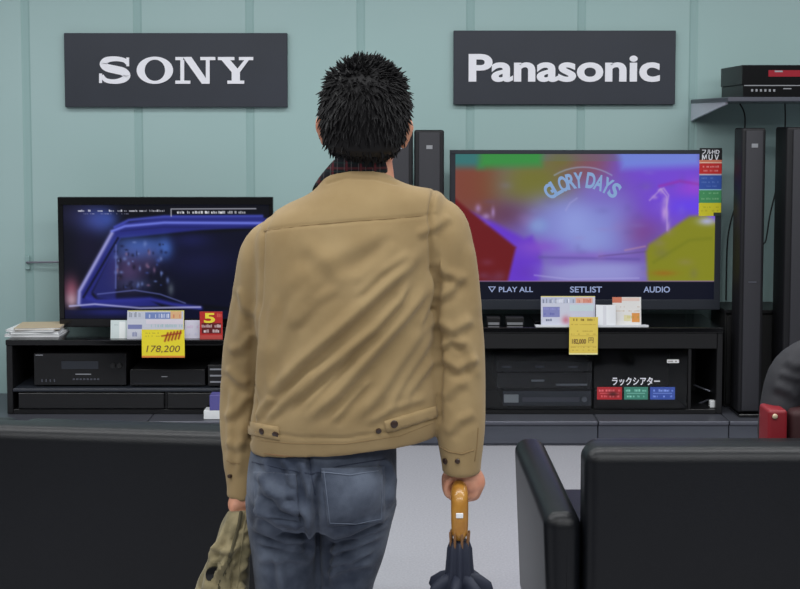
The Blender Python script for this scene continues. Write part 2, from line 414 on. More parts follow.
# ------------------------------------------------------------------ painted pictures (screens, leaflets)
class Canvas:
    def __init__(s, x0, y0, x1, y1, res, bg):
        s.b = (x0, y0, x1, y1); s.nx = int((x1-x0)*res)+1; s.ny = int((y1-y0)*res)+1
        xs = np.linspace(x0, x1, s.nx); ys = np.linspace(y0, y1, s.ny); s.X, s.Y = np.meshgrid(xs, ys)
        s.res = res; s.c = np.ones((s.ny, s.nx, 3))*np.array(bg, float)
    def mixin(s, m, col, op=1.0):
        m = np.clip(m*op, 0, 1)[..., None]; s.c = s.c*(1-m)+np.array(col, float)*m
    def blob(s, x, y, rx, ry, col, op=1.0, p=2): s.mixin(np.exp(-(np.abs((s.X-x)/rx)**p+np.abs((s.Y-y)/ry)**p)), col, op)
    def poly(s, pts, col, soft=0.0, op=1.0):
        m = np.zeros(s.X.shape, bool); n = len(pts)
        for i in range(n):
            x1, y1 = pts[i]; x2, y2 = pts[(i+1) % n]
            if y1 == y2: continue
            m ^= ((s.Y < y1) != (s.Y < y2)) & (s.X < (x2-x1)*(s.Y-y1)/(y2-y1)+x1)
        m = m.astype(float)
        if soft:
            d = np.abs(pdist(s.X.ravel(), s.Y.ravel(), list(pts)+[pts[0]])[0]).reshape(s.X.shape)
            sg = np.where(m > 0.5, d, -d); m = np.clip(0.5+sg/(2*soft), 0, 1); m = m*m*(3-2*m)
        s.mixin(m, col, op)
    def rect(s, x0, y0, x1, y1, col, op=1.0): s.mixin(((s.X >= x0) & (s.X <= x1) & (s.Y >= y0) & (s.Y <= y1)).astype(float), col, op)
    def line(s, pts, wd, col, op=1.0):
        d = pdist(s.X.ravel(), s.Y.ravel(), pts)[0].reshape(s.X.shape); s.mixin(np.exp(-(d/wd)**2), col, op)
    def dashes(s, x0, x1, y, h, col, op=0.9, seed=1, dens=0.6):
        r = random.Random(seed); x = x0
        while x < x1:
            q = r.uniform(0.6, 1.8)
            if r.random() < dens: s.rect(x, y-h/2*r.uniform(0.5, 1), min(x1, x+q), y+h/2, col, op*r.uniform(0.6, 1))
            x += q+0.35
    def build(s, name, Y, material, parent=None, base=None, th=0.002, tilt=0.0, bend=0.0):
        x0, y0, x1, y1 = s.b; nx, ny = s.nx, s.ny
        a = P(x0, y1, Y); b_ = P(x1, y0, Y)
        u = np.linspace(0, 1, nx); v = np.linspace(1, 0, ny); U, V = np.meshgrid(u, v)
        X = a.x+U*(b_.x-a.x); Z = a.z+V*(b_.z-a.z); YY = np.full(X.shape, Y-th)+tilt*(Z-a.z)+bend*np.sin(U*math.pi)
        front = np.stack([X, YY, Z], -1).reshape(-1, 3); back = front+np.array([0, th, 0])
        idx = np.arange(nx*ny).reshape(ny, nx); q = np.stack([idx[:-1, :-1], idx[1:, :-1], idx[1:, 1:], idx[:-1, 1:]], -1).reshape(-1, 4)
        N = nx*ny; rim = list(idx[0, :])+list(idx[1:, -1])+list(idx[-1, -2::-1])+list(idx[-2:0:-1, 0])
        side = [(rim[k], rim[(k+1) % len(rim)], N+rim[(k+1) % len(rim)], N+rim[k]) for k in range(len(rim))]
        faces = [tuple(map(int, f)) for f in q]+[tuple(int(N+i) for i in f[::-1]) for f in q]+[tuple(map(int, f)) for f in side]
        me = bpy.data.meshes.new(name); me.from_pydata(np.concatenate([front, back]).tolist(), [], faces)
        at = me.color_attributes.new('Col', 'FLOAT_COLOR', 'POINT')
        c = np.clip(s.c/255, 0, 1); l = np.where(c <= 0.04045, c/12.92, ((c+0.055)/1.055)**2.4).reshape(-1, 3)
        rgba = np.ones((2*N, 4)); rgba[:N, :3] = l; rgba[N:, :3] = 0.5 if material is M['print'] else 0.0
        at.data.foreach_set('color', rgba.ravel())
        return link(name, me, parent, material, base)

# ================================================================== THE SETTING
YW = 6.55
def struct(o): o['kind'] = 'structure'; return o
b = B(); b.add([(-6, -3, 0), (6, -3, 0), (6, YW, 0), (-6, YW, 0), (-6, -3, -.05), (6, -3, -.05), (6, YW, -.05), (-6, YW, -.05)],
     [(0, 1, 2, 3), (4, 7, 6, 5), (0, 4, 5, 1), (1, 5, 6, 2), (2, 6, 7, 3), (3, 7, 4, 0)])
struct(b.build('floor', M['floor']))
# back wall of painted boards with sunk joints
gx = [P(x, 150, YW).x for x in (27.5, 139, 250.5, 361, 470, 580.5, 692)]
step = (gx[-1]-gx[0])/6; gx = [gx[0]-step*k for k in range(6, 0, -1)]+gx+[gx[-1]+step*k for k in range(1, 7)]
prof = [(-6.0, 0)]; gm = []
for g in gx:
    prof += [(g-0.024, 0), (g-0.014, 0.004), (g+0.014, 0.004), (g+0.024, 0)]
prof.append((6.0, 0))
me = bpy.data.meshes.new('wall_back'); vs = []; fs = []
for (x, d) in prof: vs += [(x, YW+d, 0), (x, YW+d, 3.1)]
for i in range(len(prof)-1): fs.append((2*i, 2*i+2, 2*i+3, 2*i+1))
n = len(vs); vs += [(-6, YW+.1, 0), (6, YW+.1, 0), (6, YW+.1, 3.1), (-6, YW+.1, 3.1)]
fs += [(n+3, n+2, n+1, n), (0, 1, n+3, n), (2*len(prof)-2, n+1, n+2, 2*len(prof)-1)]
me.from_pydata(vs, [], fs); me.materials.append(M['wall']); me.materials.append(M['groove'])
for i in range(len(prof)-1):
    if i % 4 in (1, 2, 3) and 0 < i < len(prof)-2: me.polygons[i].material_index = 1
struct(link('wall_back', me))

# ================================================================== SIGNS
def sign(lbl, x0, y0, x1, y1):
    Y = YW-0.03; a = P(x0, y1, Y); c = P(x1, y0, Y)
    t = thing('brand_sign', lbl, 'sign', ((a.x+c.x)/2, YW, a.z))
    bb = B(); bb.box(a.x, c.x, Y, YW-0.0005, a.z, c.z, 0.002, 1); bb.build('board', M['sign'], t)
    return t, Y
t, Y = sign('charcoal wall sign with white slab-serif letters SONY above the left television', 65, 33, 287, 107)
def letter(b): b.build('letter', M['white'], t)
b = B(); th = 0.005
ribbon(b, [(127.5, 63.5, 1.7), (124, 60.2, 2.2), (115, 58.8, 2.4), (106.5, 60.2, 3), (103.4, 64, 3.5), (107, 67.6, 3.8), (115, 69.6, 4), (123, 71.6, 4), (127, 75.5, 3.6), (123.5, 79.6, 3), (115, 81.6, 2.3), (106, 80.2, 2.1), (102, 75.5, 1.8)], Y, th)
poly_prism(b, [(126.5, 57.5), (129.3, 57.5), (129.3, 66.3), (126.5, 66.3)], Y, th*1.02)
poly_prism(b, [(99.3, 73.5), (102.2, 73.5), (102.2, 83), (99.3, 83)], Y, th*1.02)
letter(b); b = B()
N = 48
for k in range(N):
    a0 = 2*math.pi*k/N; a1 = 2*math.pi*(k+1)/N
    o = lambda a: (155+18.2*math.cos(a), 70.3+13.6*math.sin(a)); i_ = lambda a: (155+10.2*math.cos(a), 70.3+10.6*math.sin(a))
    poly_prism(b, [o(a0), o(a1), i_(a1), i_(a0)], Y, th)
letter(b)
for grp in (([(175.5, 57), (183.2, 57), (183.2, 60.2), (175.5, 60.2)], [(180.5, 60), (184.3, 60), (184.3, 81), (180.5, 81)], [(175.5, 80.6), (190.5, 80.6), (190.5, 83.8), (175.5, 83.8)],
          [(183, 57), (191.5, 57), (209.8, 83.8), (202, 83.8)], [(206, 60), (209.8, 60), (209.8, 83.8), (206, 83.8)], [(200.5, 57), (215.5, 57), (215.5, 60.2), (200.5, 60.2)]),
          ([(218, 57), (234.5, 57), (234.5, 60.2), (218, 60.2)], [(239, 57), (253.3, 57), (253.3, 60.2), (239, 60.2)], [(221.5, 60), (230.2, 60), (240, 71.5), (232, 72.5)],
          [(244.5, 60), (249, 60), (239.8, 72.5), (235.8, 71)], [(231.8, 70.5), (240, 70.5), (240, 81), (231.8, 81)], [(227.5, 80.6), (244.3, 80.6), (244.3, 83.8), (227.5, 83.8)])):
    b = B()
    for k, q in enumerate(grp): poly_prism(b, q, Y, th+.0004*k)
    letter(b)
t, Y = sign('charcoal wall sign with white bold letters Panasonic above the right television', 453.5, 30.5, 676, 104.5)
lw = put_text('lettering', 'Panasonic', 468.5, 54, 660, 82, Y, M['white'], t, bold=0.03, th=0.005)
split_letters(lw, 'letter', t)

# ================================================================== FURNITURE OF THE DISPLAY
YP = 5.93; ZP = P(600, 420.5, YP).z; YR = 6.05; YB = 6.50
# low platform in separate sections
for (x0, x1, lb) in ((-60, 148, 'grey low display platform section under the left television rack'), (148, 372, 'grey low display platform section behind the man, left of the pair of speakers'),
                     (372, 598, 'grey low display platform section under left half of right television rack'), (598, 729, 'grey low display platform section under right half of right television rack'),
                     (729, 960, 'grey low display platform section under the tall speakers at right')):
    a = P(x0, 420, YP).x+0.002; c = P(x1, 420, YP).x-0.002
    t = thing('display_platform', lb, 'platform', ((a+c)/2, 6.2, 0), 'low grey platforms along the wall')
    b = B(); b.box(a, c, YP+0.01, YW-0.005, 0, ZP-0.022, 0.003, 1); b.box(a, c, YP, YW-0.005, 0.012, ZP-0.022, 0.003, 1); b.build('base', M['plinth'], t)
    b = B(); b.box(a, c, YP-0.012, YW-0.005, ZP-0.021, ZP-0.0005, 0.005, 2); b.build('top_board', M['dark_steel'], t)
def rack(lb, x0, x1, ytop, yshelf, splits, name='television_rack'):
    Z1 = P(300, ytop, YR).z; a = P(x0, 380, YR).x; c = P(x1, 380, YR).x; zs = P(300, yshelf, YR).z
    t = thing(name, lb, 'television stand', ((a+c)/2, 6.25, ZP))
    b = B(); b.box(a, c, YR, YB, Z1-0.028, Z1, 0.004, 2); b.build('top_board', M['gloss'], t)
    for s in (0, 1):
        x = a if s == 0 else c-0.03
        b = B(); b.box(x, x+0.03, YR+0.01, YB, ZP+0.0005, Z1-0.0285, 0.003, 1); b.build('side_panel', M['black_wood'], t)
    b = B(); b.box(a+0.031, c-0.031, YR+0.01, YB, ZP+0.0005, ZP+0.025, 0.002, 1); b.build('bottom_board', M['black_wood'], t)
    b = B(); b.box(a+0.031, c-0.031, YB-0.01, YB, ZP+0.026, Z1-0.029); b.build('back_panel', M['inside'], t)
    if yshelf:
        b = B(); b.box(a+0.031, c-0.031, YR+0.006, YB-0.012, zs-0.016, zs, 0.003, 1); b.build('shelf', M['bezel'], t)
    for x in splits:
        x = P(x, 380, YR).x
        b = B(); b.box(x-0.009, x+0.009, YR+0.02, YB-0.012, ZP+0.026, (zs-0.017) if yshelf else Z1-0.029, 0.002, 1); b.build('divider', M['black_wood'], t)
    return t, a, c, Z1, zs
RL, la, lc, LZ, LS = rack('black television rack holding receivers, under the left television', 6, 328, 340, 389, (20.5 + 145,), )
# drop doors below the left shelf
for (x0, x1) in ((18, 164), (167, 316)):
    b = B(); a_ = P(x0, 400, YR).x; c_ = P(x1, 400, YR).x; b.box(a_, c_, YR+0.004, YR+0.016, ZP+0.03, LS-0.022, 0.003, 1)
    d = b.build('door', M['gloss'], RL)
RR, ra, rc, RZ, _ = rack('black television rack with lettered glass front, under the right television', 468, 723, 327.5, 0, ())
# right rack: deep black speaker band under the top, glass doors below
zb = P(600, 349, YR).z
b = B(); b.box(ra+0.031, rc-0.031, YR+0.004, YR+0.2, zb, RZ-0.029, 0.003, 1); b.build('speaker_grille', M['black'], RR)
xd = P(690, 380, YR).x
b = B(); b.box(xd-0.009, xd+0.009, YR+0.01, YB-0.012, ZP+0.026, zb-0.001, 0.002, 1); b.build('divider', M['black_wood'], RR)
for (x0, x1) in ((481, 592), (594, 687)):
    b = B(); a_ = P(x0, 400, YR).x; c_ = P(x1, 400, YR).x; b.box(a_, c_, YR+0.004, YR+0.008, ZP+0.03, zb-0.004)
    g = b.build('glass_door', M['glass'], RR)
    if x0 == 594:
        put_text('door_lettering', 'ラックシアター', 612, 377, 660, 385.5, YR+0.003, M['white'], g, bold=0.02, th=0.001)
        for (q0, q1, colr, nm) in ((597, 622, (186, 44, 52), 'red sticker'), (624, 648, (70, 140, 122), 'green sticker'), (650, 675, (66, 92, 180), 'blue sticker')):
            cv = Canvas(q0, 387, q1, 399.5, 3, colr)
            lt = tuple(min(255, k+95) for k in colr)
            cv.dashes(q0+2, q1-2, 390.5, 2.4, lt, seed=q0); cv.rect(q0+3, 392.8, q1-3, 393.6, lt, 0.7); cv.dashes(q0+3, q1-3, 396.3, 2, lt, seed=q1)
            if q0 == 597: cv.blob(613, 394, 5, 2.5, (60, 20, 20), 0.8)
            s_ = cv.build('sticker', YR+0.0035, M['print'], g, th=0.0006); s_['label'] = nm
        cv = Canvas(667, 359.5, 679, 363, 3, (225, 225, 225)); cv.dashes(668, 678, 361.3, 1.4, (90, 90, 90), seed=4)
        cv.build('sticker', YR+0.0035, M['print'], g, th=0.0006)
# devices
def device(name, lb, cat, x0, x1, y0, y1, Yf, dep, zbase, body='black', face='gloss', feet=True):
    a = P(x0, (y0+y1)/2, Yf).x; c = P(x1, (y0+y1)/2, Yf).x; h = P(x0, y0, Yf).z-P(x0, y1, Yf).z
    t = thing(name, lb, cat, ((a+c)/2, Yf+dep/2, zbase)); z0 = zbase+0.0005
    if feet:
        for sx in (a+0.03, c-0.03):
            for sy in (Yf+0.03, Yf+dep-0.03):
                b = B(); b.cyl((sx, sy, z0), (sx, sy, z0+0.008), 0.012); b.build('foot', M['black'], t)
        z0 += 0.008
    b = B(); b.box(a, c, Yf+0.004, Yf+dep, z0, z0+h, 0.003, 1); b.build('body', M[body], t)
    b = B(); b.box(a, c, Yf, Yf+0.0035, z0+0.001, z0+h-0.001, 0.001, 1); b.build('front_panel', M[face], t)
    return t, a, c, z0, z0+h
ls = LS
t, a, c, z0, z1 = device('receiver', 'black audio receiver on the shelf of the left rack', 'receiver', 34, 126, 353, 385, YR+0.05, 0.32, ls)
def knob(t, x, z, Y, r=0.012, m='black', d=0.012):
    b = B(); b.tube([(x, Y-0.0004, z), (x, Y-d, z)], [r, r*0.93], n=20, sub=1, round_ends=False); b.build('knob', M[m], t, smooth=True)
Yf = YR+0.05
for q in (0.86, 0.93): knob(t, a+(c-a)*q, (z0+z1)/2+0.02, Yf, 0.013)
b = B(); b.box(a+(c-a)*.3, a+(c-a)*.7, Yf-0.002, Yf-0.0003, z0+.085, z0+.125); b.build('display', M['bezel'], t)
for k in range(8):
    xx = a+(c-a)*(0.42+k*0.038); b = B(); b.box(xx, xx+0.011, Yf-0.003, Yf-0.0003, z0+.028, z0+.036); b.build('button', M['dark_steel'], t)
for k in range(4):
    xx = a+(c-a)*(0.08+k*0.045); b = B(); b.box(xx, xx+0.006, Yf-0.003, Yf-0.0003, z0+.018, z0+.032); b.build('button', M['dark_steel'], t)
b = B(); b.box(a+(c-a)*.45, a+(c-a)*.62, Yf-0.0015, Yf-0.0003, z0+.055, z0+.06); b.build('marking', M['silver'], t)
b = B(); b.box(a+(c-a)*.02, a+(c-a)*.1, Yf-0.0015, Yf-0.0003, z1-.012, z1-.007); b.build('marking', M['silver'], t)
t, a, c, z0, z1 = device('disc_recorder', 'low black disc recorder right of the receiver on left rack shelf', 'recorder', 130, 205, 371, 387, YR+0.04, 0.3, ls)
b = B(); b.box(a+(c-a)*.42, a+(c-a)*.5, YR+0.0385, YR+0.0397, z0+.045, z0+.049); b.build('marking', M['silver'], t)
b = B(); b.box(a+(c-a)*.05, a+(c-a)*.95, YR+0.0385, YR+0.0397, z0+.012, z0+.014); b.build('trim_line', M['bezel'], t)
t, a, c, z0, z1 = device('disc_player', 'disc player with silver trim lines partly hidden by the left sleeve', 'player', 208, 300, 366, 387, YR+0.03, 0.28, ls, body='black', face='black')
for q in (0.2, 0.5, 0.8):
    b = B(); b.box(a+0.01, c-0.01, YR+0.0275, YR+0.0297, z0+(z1-z0)*q-.004, z0+(z1-z0)*q+.004); b.build('trim_line', M['silver'], t)
zr = ZP+0.025
t, a, c, z0, z1 = device('disc_player', 'slate blue disc player at the bottom of the right rack behind glass', 'player', 503, 591, 389, 404, YR+0.05, 0.3, zr, body='bezel', face='plinth')
b = B(); b.box(a+.005, a+.08, YR+0.048, YR+0.0497, z0+.018, z0+.06); b.build('sticker', M['paper'], t)
b = B(); b.box(a+.1, c-.06, YR+0.048, YR+0.0497, z0+.022, z0+.045); b.build('tray', M['plinth_edge'], t)
knob(t, c-.035, z0+.035, YR+0.05, 0.014, 'silver')
zz = z1+0.0015
t, a, c, z0, z1 = device('recorder', 'black recorder stacked on slate blue disc player behind the glass', 'recorder', 497, 592, 372, 387, YR+0.07, 0.28, zz)
for (q, r_, hh) in ((.36, .5, .5), (.62, .95, .2)):
    b = B(); b.box(a+(c-a)*q, a+(c-a)*r_, YR+0.067, YR+0.0697, z0+.07*hh, z0+.07*hh+.01); b.build('marking', M['silver'], t)
zz = z1+0.001
t, a, c, z0, z1 = device('recorder', 'slim black recorder topmost of the stack behind the glass', 'recorder', 497, 592, 357, 367, YR+0.07, 0.28, zz)
for q in (.05, .4, .75):
    b = B(); b.box(a+(c-a)*q, a+(c-a)*(q+.1), YR+0.067, YR+0.0697, z0+.02, z0+.028); b.build('marking', M['dark_steel'], t)
# loose cable and plug in the right bay of the rack
b = B(); b.tube([P(694, 385, 6.25), P(704, 389, 6.2), P(714, 393, 6.18), P(718, 398, 6.18), P(708, 400, 6.2), P(696, 405, 6.2)], 0.005, n=8)
t = tag(b.build('cable', M['dark_steel'], base=P(700, 406, 6.2), smooth=True), 'grey cable coiled in the right bay of the right rack', 'cable')
a = P(713, 404, 6.1)
b = B(); b.box(a.x-.017, a.x+.017, 6.09, 6.12, ZP+.0255, ZP+.062, .003, 1)
tag(b.build('power_plug', M['paper'], base=(a.x, 6.1, ZP+.0255)), 'small white plug block in the bottom right corner of the right rack', 'plug')
# black low cabinet behind the towers
a = P(725, 380, 6.2).x; c = P(860, 380, 6.2).x; z1 = P(740, 303, 6.45).z
t = thing('low_cabinet', 'plain black low cabinet behind the tall speakers at right', 'cabinet', ((a+c)/2, 6.3, ZP))
b = B(); b.box(a, c, 6.22, 6.5, ZP+.0005, z1-.02, .003, 1); b.build('body', M['inside'], t)
b = B(); b.box(a-.005, c, 6.205, 6.5, z1-.0195, z1, .003, 1); b.build('top_board', M['black_wood'], t)
for k in range(2):
    b = B(); xx = a+(c-a)*(.01+.5*k); b.box(xx, xx+(c-a)*.48, 6.206, 6.219, ZP+.02, z1-.03, .002, 1); b.build('door', M['inside'], t)
# ------------------------------------------------------------------ televisions
def television(lb, x0, y0, x1, y1, sx0, sy0, sx1, sy1, Y, canvas, ztop, bez='gloss', cx=None):
    a = P(x0, y1, Y); c = P(x1, y0, Y); m0 = P(sx0, sy1, Y); m1 = P(sx1, sy0, Y)
    t = thing('television', lb, 'television', ((a.x+c.x)/2, Y, ztop))
    for nm, q in (('bezel_top', (a.x, c.x, m1.z, c.z)), ('bezel_bottom', (a.x, c.x, a.z, m0.z)), ('bezel_side', (a.x, m0.x, m0.z, m1.z)), ('bezel_side', (m1.x, c.x, m0.z, m1.z))):
        b = B(); b.box(q[0], q[1], Y-0.008, Y+0.03, q[2], q[3], 0.002, 1); b.build(nm, M[bez], t)
    b = B(); b.box(a.x+.004, c.x-.004, Y+0.004, Y+0.055, a.z+.004, c.z-.004, 0.01, 2); b.build('back_shell', M['black'], t)
    mx_ = (a.x+c.x)/2
    b = B(); b.box(mx_-.06, mx_+.06, Y+.012, Y+.04, ztop+.012, a.z+.03, .004, 1); b.build('stand_neck', M['gloss'], t)
    b = B(); b.box(mx_-.27, mx_+.27, Y-.1, Y+.14, ztop+.0005, ztop+.0125, .004, 2); b.build('stand_base', M['gloss'], t)
    scr = canvas.build('screen', Y+0.002, M['screen'], t, th=0.002)
    return t, scr, a, c
YT = 6.27
cv = Canvas(65, 205, 269, 318.5, 1.6, (9, 11, 22))
cv.blob(80, 215, 22, 14, (34, 34, 66), .8); cv.blob(98, 222, 16, 14, (70, 86, 170), .9); cv.blob(108, 219, 10, 8, (60, 84, 170), .7); cv.blob(72, 290, 8, 14, (150, 84, 104), .8); cv.blob(72, 300, 6, 8, (200, 170, 185), .7)
cv.blob(90, 250, 18, 26, (22, 20, 46), .8)
cv.poly([(78, 304), (79, 291), (113, 231), (124, 223), (165, 217), (262, 217), (269, 219), (269, 226), (200, 230), (122, 238), (92, 294), (96, 300), (150, 300), (160, 306), (82, 308)], (36, 40, 118), 1.6)
cv.poly([(92, 292), (121, 240), (200, 234), (269, 229), (269, 312), (170, 300), (98, 298)], (11, 13, 34), 1.8)
cv.poly([(93, 292), (117, 244), (116, 300), (98, 298)], (34, 38, 104), 2, .9)
cv.blob(142, 249, 26, 12, (70, 104, 186), .85, 3); cv.blob(166, 248, 7, 10, (74, 116, 204), .8); cv.blob(130, 270, 16, 18, (84, 66, 108), .75); cv.blob(150, 262, 10, 12, (66, 56, 92), .6)
cv.blob(140, 284, 22, 6, (60, 70, 110), .6); cv.blob(160, 285, 14, 14, (10, 12, 26), .8); cv.blob(171, 289, 3, 6, (100, 110, 120), .6); cv.blob(200, 262, 34, 14, (24, 26, 66), .7); cv.blob(192, 240, 20, 8, (30, 34, 90), .6)
for k in range(70):
    x = rng.uniform(116, 168); y = rng.uniform(242, 290)
    cv.blob(x, y, rng.uniform(.8, 2.2), rng.uniform(.8, 3), random.choice([(110, 130, 190), (20, 22, 50), (130, 100, 130), (60, 80, 150), (14, 14, 30)]), .6)
cv.line([(79, 303), (80, 291), (113, 233)], 2.0, (150, 150, 206), .95); cv.line([(84, 297), (88, 290), (119, 238)], 1.3, (12, 14, 40), .9); cv.line([(113, 231), (126, 226), (165, 222.5), (262, 223)], 1.5, (110, 122, 222), .9)
cv.line([(116, 227), (130, 220), (165, 216.5), (262, 216)], 1.6, (70, 80, 190), .8); cv.line([(122, 231), (165, 227), (262, 228)], .9, (30, 34, 96), .7)
cv.line([(117, 245), (116, 288)], .9, (90, 100, 170), .7)
cv.line([(88, 298), (98, 301), (150, 299), (172, 304), (200, 308)], 2.4, (44, 48, 140), .9); cv.line([(98, 294), (135, 290), (160, 294), (185, 303)], .8, (110, 120, 190), .55)
cv.line([(70, 306), (95, 304), (140, 308), (200, 307)], 1.0, (176, 176, 222), .8); cv.rect(65, 310, 269, 319, (14, 16, 44), .8); cv.blob(110, 312, 30, 4, (32, 36, 104), .8)
cv.dashes(80, 166, 210.8, 1.8, (230, 230, 240), .8, 3); cv.dashes(80, 130, 213.8, 1.2, (190, 190, 220), .6, 5)
cv.line([(172, 216), (172, 209), (256, 208.6)], .6, (190, 190, 200), .8); cv.dashes(178, 250, 212.2, 2.4, (240, 240, 245), .9, 9, .7)
television('left wall-side television showing a blue-lit car window scene, thin black frame', 60, 197, 273, 327, 65, 205, 269, 318.5, YT, cv, LZ)
cv = Canvas(455, 154, 716, 299.5, 1.6, (110, 90, 170))
cv.blob(470, 185, 34, 40, (122, 66, 50), .97, 4); cv.blob(535, 182, 42, 28, (112, 112, 44), .95, 3); cv.blob(590, 165, 28, 22, (128, 76, 86), .85, 3); cv.blob(560, 160, 18, 12, (110, 104, 52), .9)
cv.blob(506, 214, 26, 14, (96, 60, 84), .8); cv.blob(667, 190, 56, 40, (112, 70, 208), .95, 4); cv.blob(625, 215, 24, 36, (110, 74, 170), .7); cv.blob(636, 232, 26, 16, (118, 62, 130), .8)
cv.blob(582, 228, 50, 34, (128, 136, 206), .95, 4); cv.blob(600, 192, 22, 14, (120, 106, 190), .8); cv.blob(538, 225, 10, 8, (124, 160, 214), .8); cv.blob(575, 222, 18, 18, (146, 160, 222), .6); cv.blob(590, 240, 20, 16, (140, 154, 216), .6)
cv.rect(455, 154, 716, 161, (90, 110, 110), .3)
cv.poly([(450, 150), (482, 150), (482, 167), (450, 167)], (54, 112, 112), 6); cv.poly([(480, 150), (543, 150), (541, 166), (478, 168)], (56, 138, 66), 6); cv.poly([(617, 150), (700, 150), (700, 166), (622, 169)], (112, 132, 216), 6, .9)
cv.blob(695, 188, 18, 10, (150, 66, 206), .8); cv.blob(690, 206, 28, 10, (98, 66, 232), .8); cv.line([(660, 186), (680, 181), (700, 184)], 1.8, (140, 50, 170), .7)
cv.poly([(470, 212), (494, 222), (524, 238), (532, 236), (541, 250), (543, 266), (538, 285), (500, 285), (505, 250)], (100, 56, 196), 4)
cv.blob(540, 247, 24, 8, (128, 80, 196), .8); cv.blob(590, 256, 44, 5, (130, 96, 190), .7); cv.blob(530, 272, 14, 7, (96, 52, 180), .7)
cv.poly([(452, 196), (474, 214), (516, 247), (507, 285), (452, 285)], (104, 26, 30), 2.5)
cv.blob(595, 272, 52, 10, (148, 150, 210), .9, 4); cv.blob(560, 262, 16, 5, (120, 90, 190), .5); cv.line([(535, 275), (570, 279), (640, 278)], .9, (176, 172, 226), .4)
cv.line([(540, 257), (590, 258), (640, 259)], 1.6, (96, 80, 160), .6); cv.line([(626, 250), (646, 246)], 1, (170, 130, 160), .6); cv.line([(600, 256), (660, 250)], 1, (90, 70, 130), .5)
cv.poly([(647, 252), (650, 244), (690, 216), (706, 215), (720, 224), (720, 290), (650, 290)], (128, 130, 34), 3); cv.blob(708, 221, 9, 4, (170, 172, 214), .9); cv.blob(665, 273, 12, 3, (150, 100, 30), .7); cv.line([(655, 262), (690, 240), (712, 238)], 2, (112, 118, 30), .5)
for q in ([(661, 189), (657, 193), (650, 200)], [(661, 189), (667, 196), (668, 230)], [(659, 190), (664, 188), (669, 195), (666, 212)]): cv.line(q, .9, (180, 150, 214), .6)
cv.blob(665, 212, 3, 8, (190, 150, 220), .8); cv.line([(566, 210), (570, 203), (577, 198)], 1, (160, 160, 215), .4)
for k in range(50): cv.blob(rng.uniform(480, 700), rng.uniform(165, 280), rng.uniform(3, 9), rng.uniform(2, 6), random.choice([(130, 130, 200), (90, 80, 150), (150, 120, 180)]), .16)
for (x_, y_, a_, b_) in ((662, 191, 3, 3), (666, 200, 3, 5), (667, 214, 2.5, 6), (669, 226, 2, 5), (655, 197, 3, 2), (478, 208, 3, 4), (486, 216, 4, 3), (493, 212, 2, 5)): cv.blob(x_, y_, a_, b_, (176, 146, 208), .6)
cv.rect(455, 281.3, 716, 300, (14, 17, 32)); cv.rect(455, 280.2, 716, 281.4, (150, 120, 160), .6)
cv.line([(583+60*math.sin(a_/10), 233-60*math.cos(a_/10)*1.1) for a_ in range(-5, 6)], .8, (150, 170, 205), .55)
TR, scr, a, c = television('right large television showing colourful concert menu with GLORY DAYS title', 449.5, 150, 722, 309.5, 455, 154, 716, 299.5, YT, cv, RZ, 'bezel')
for (tx, x0, x1) in (('▽ PLAY ALL', 488, 533), ('SETLIST', 570, 602), ('AUDIO', 643.5, 670)):
    put_text('menu_lettering', tx, x0, 286.5, x1, 292.5, YT-0.0006, M['led'], scr, bold=0.016, th=0.0)
# arched title
bm = B(); word = 'GLORY DAYS'; cx0, cy0, R = 583, 233, 54
angs = [-38.5, -30.5, -22, -13.2, -4.8, 0, 8.5, 18, 27, 36.5]
for ch, an in zip(word, angs):
    if ch == ' ': continue
    me = text_mesh(ch, 0.035); co = get_co(me); mn = co.min(0); mxx = co.max(0)
    wdt = 9.2 if ch != 'G' else 10; hgt = 16
    q = []
    for p in co:
        u = (p[0]-(mn[0]+mxx[0])/2)/(mxx[0]-mn[0])*wdt; v = (p[1]-mn[1])/(mxx[1]-mn[1])*hgt
        A = math.radians(an); rr = R-9+v
        q.append(P(cx0+rr*math.sin(A)*1.0+u*math.cos(A), cy0-rr*math.cos(A)*1.0+u*math.sin(A), YT-0.0004))
    bm.add(q, [tuple(p.vertices) for p in me.polygons])
bm.build('title_lettering', M['led_title'], scr)
b = B(); a0 = P(585, 303, YT-.009); b.box(a0.x-.03, a0.x+.03, YT-.0095, YT-.0083, a0.z-.003, a0.z+.003); b.build('maker_mark', M['silver'], TR)
# sticker strip hanging on the right television's corner
cv = Canvas(698.5, 148, 722, 216, 3, (20, 20, 24))
cv.rect(698, 160, 723, 163, (224, 130, 100)); cv.rect(698, 163, 723, 174.5, (204, 40, 40)); cv.rect(698, 174.5, 723, 189.5, (52, 88, 176)); cv.rect(698, 189.5, 723, 203, (70, 150, 96)); cv.rect(698, 203, 723, 216, (216, 206, 40))
cv.rect(698, 162.2, 723, 163, (240, 200, 180)); cv.rect(698, 174, 723, 175, (200, 190, 200)); cv.rect(698, 189.2, 723, 190.2, (150, 200, 220)); cv.rect(714, 212.5, 723, 216, (50, 60, 50))
for (y, cc, sd) in ((166.5, (250, 200, 200), 1), (170.5, (250, 190, 190), 2), (178, (110, 140, 210), 3), (182, (110, 140, 210), 4), (186, (100, 130, 210), 5), (193, (150, 210, 160), 6), (198.5, (160, 210, 160), 7), (207, (160, 160, 30), 8), (210.5, (170, 160, 30), 9)):
    cv.dashes(701, 719, y, 1.7, cc, .7, sd)
o = cv.build('promotional_tag', YT-0.0105, M['print'], base=P(710, 216, YT-.01), th=0.002)
tag(o, 'tall multicoloured tag, black to yellow, on top right corner of right television', 'tag')
put_text('lettering', 'フルHD', 702, 149.5, 719.5, 154, YT-0.0127, M['white'], o, bold=.02, th=.0006)
put_text('lettering', 'ＭＵＶ', 702, 154.5, 719, 160, YT-0.0127, M['white'], o, bold=.03, th=.0006)
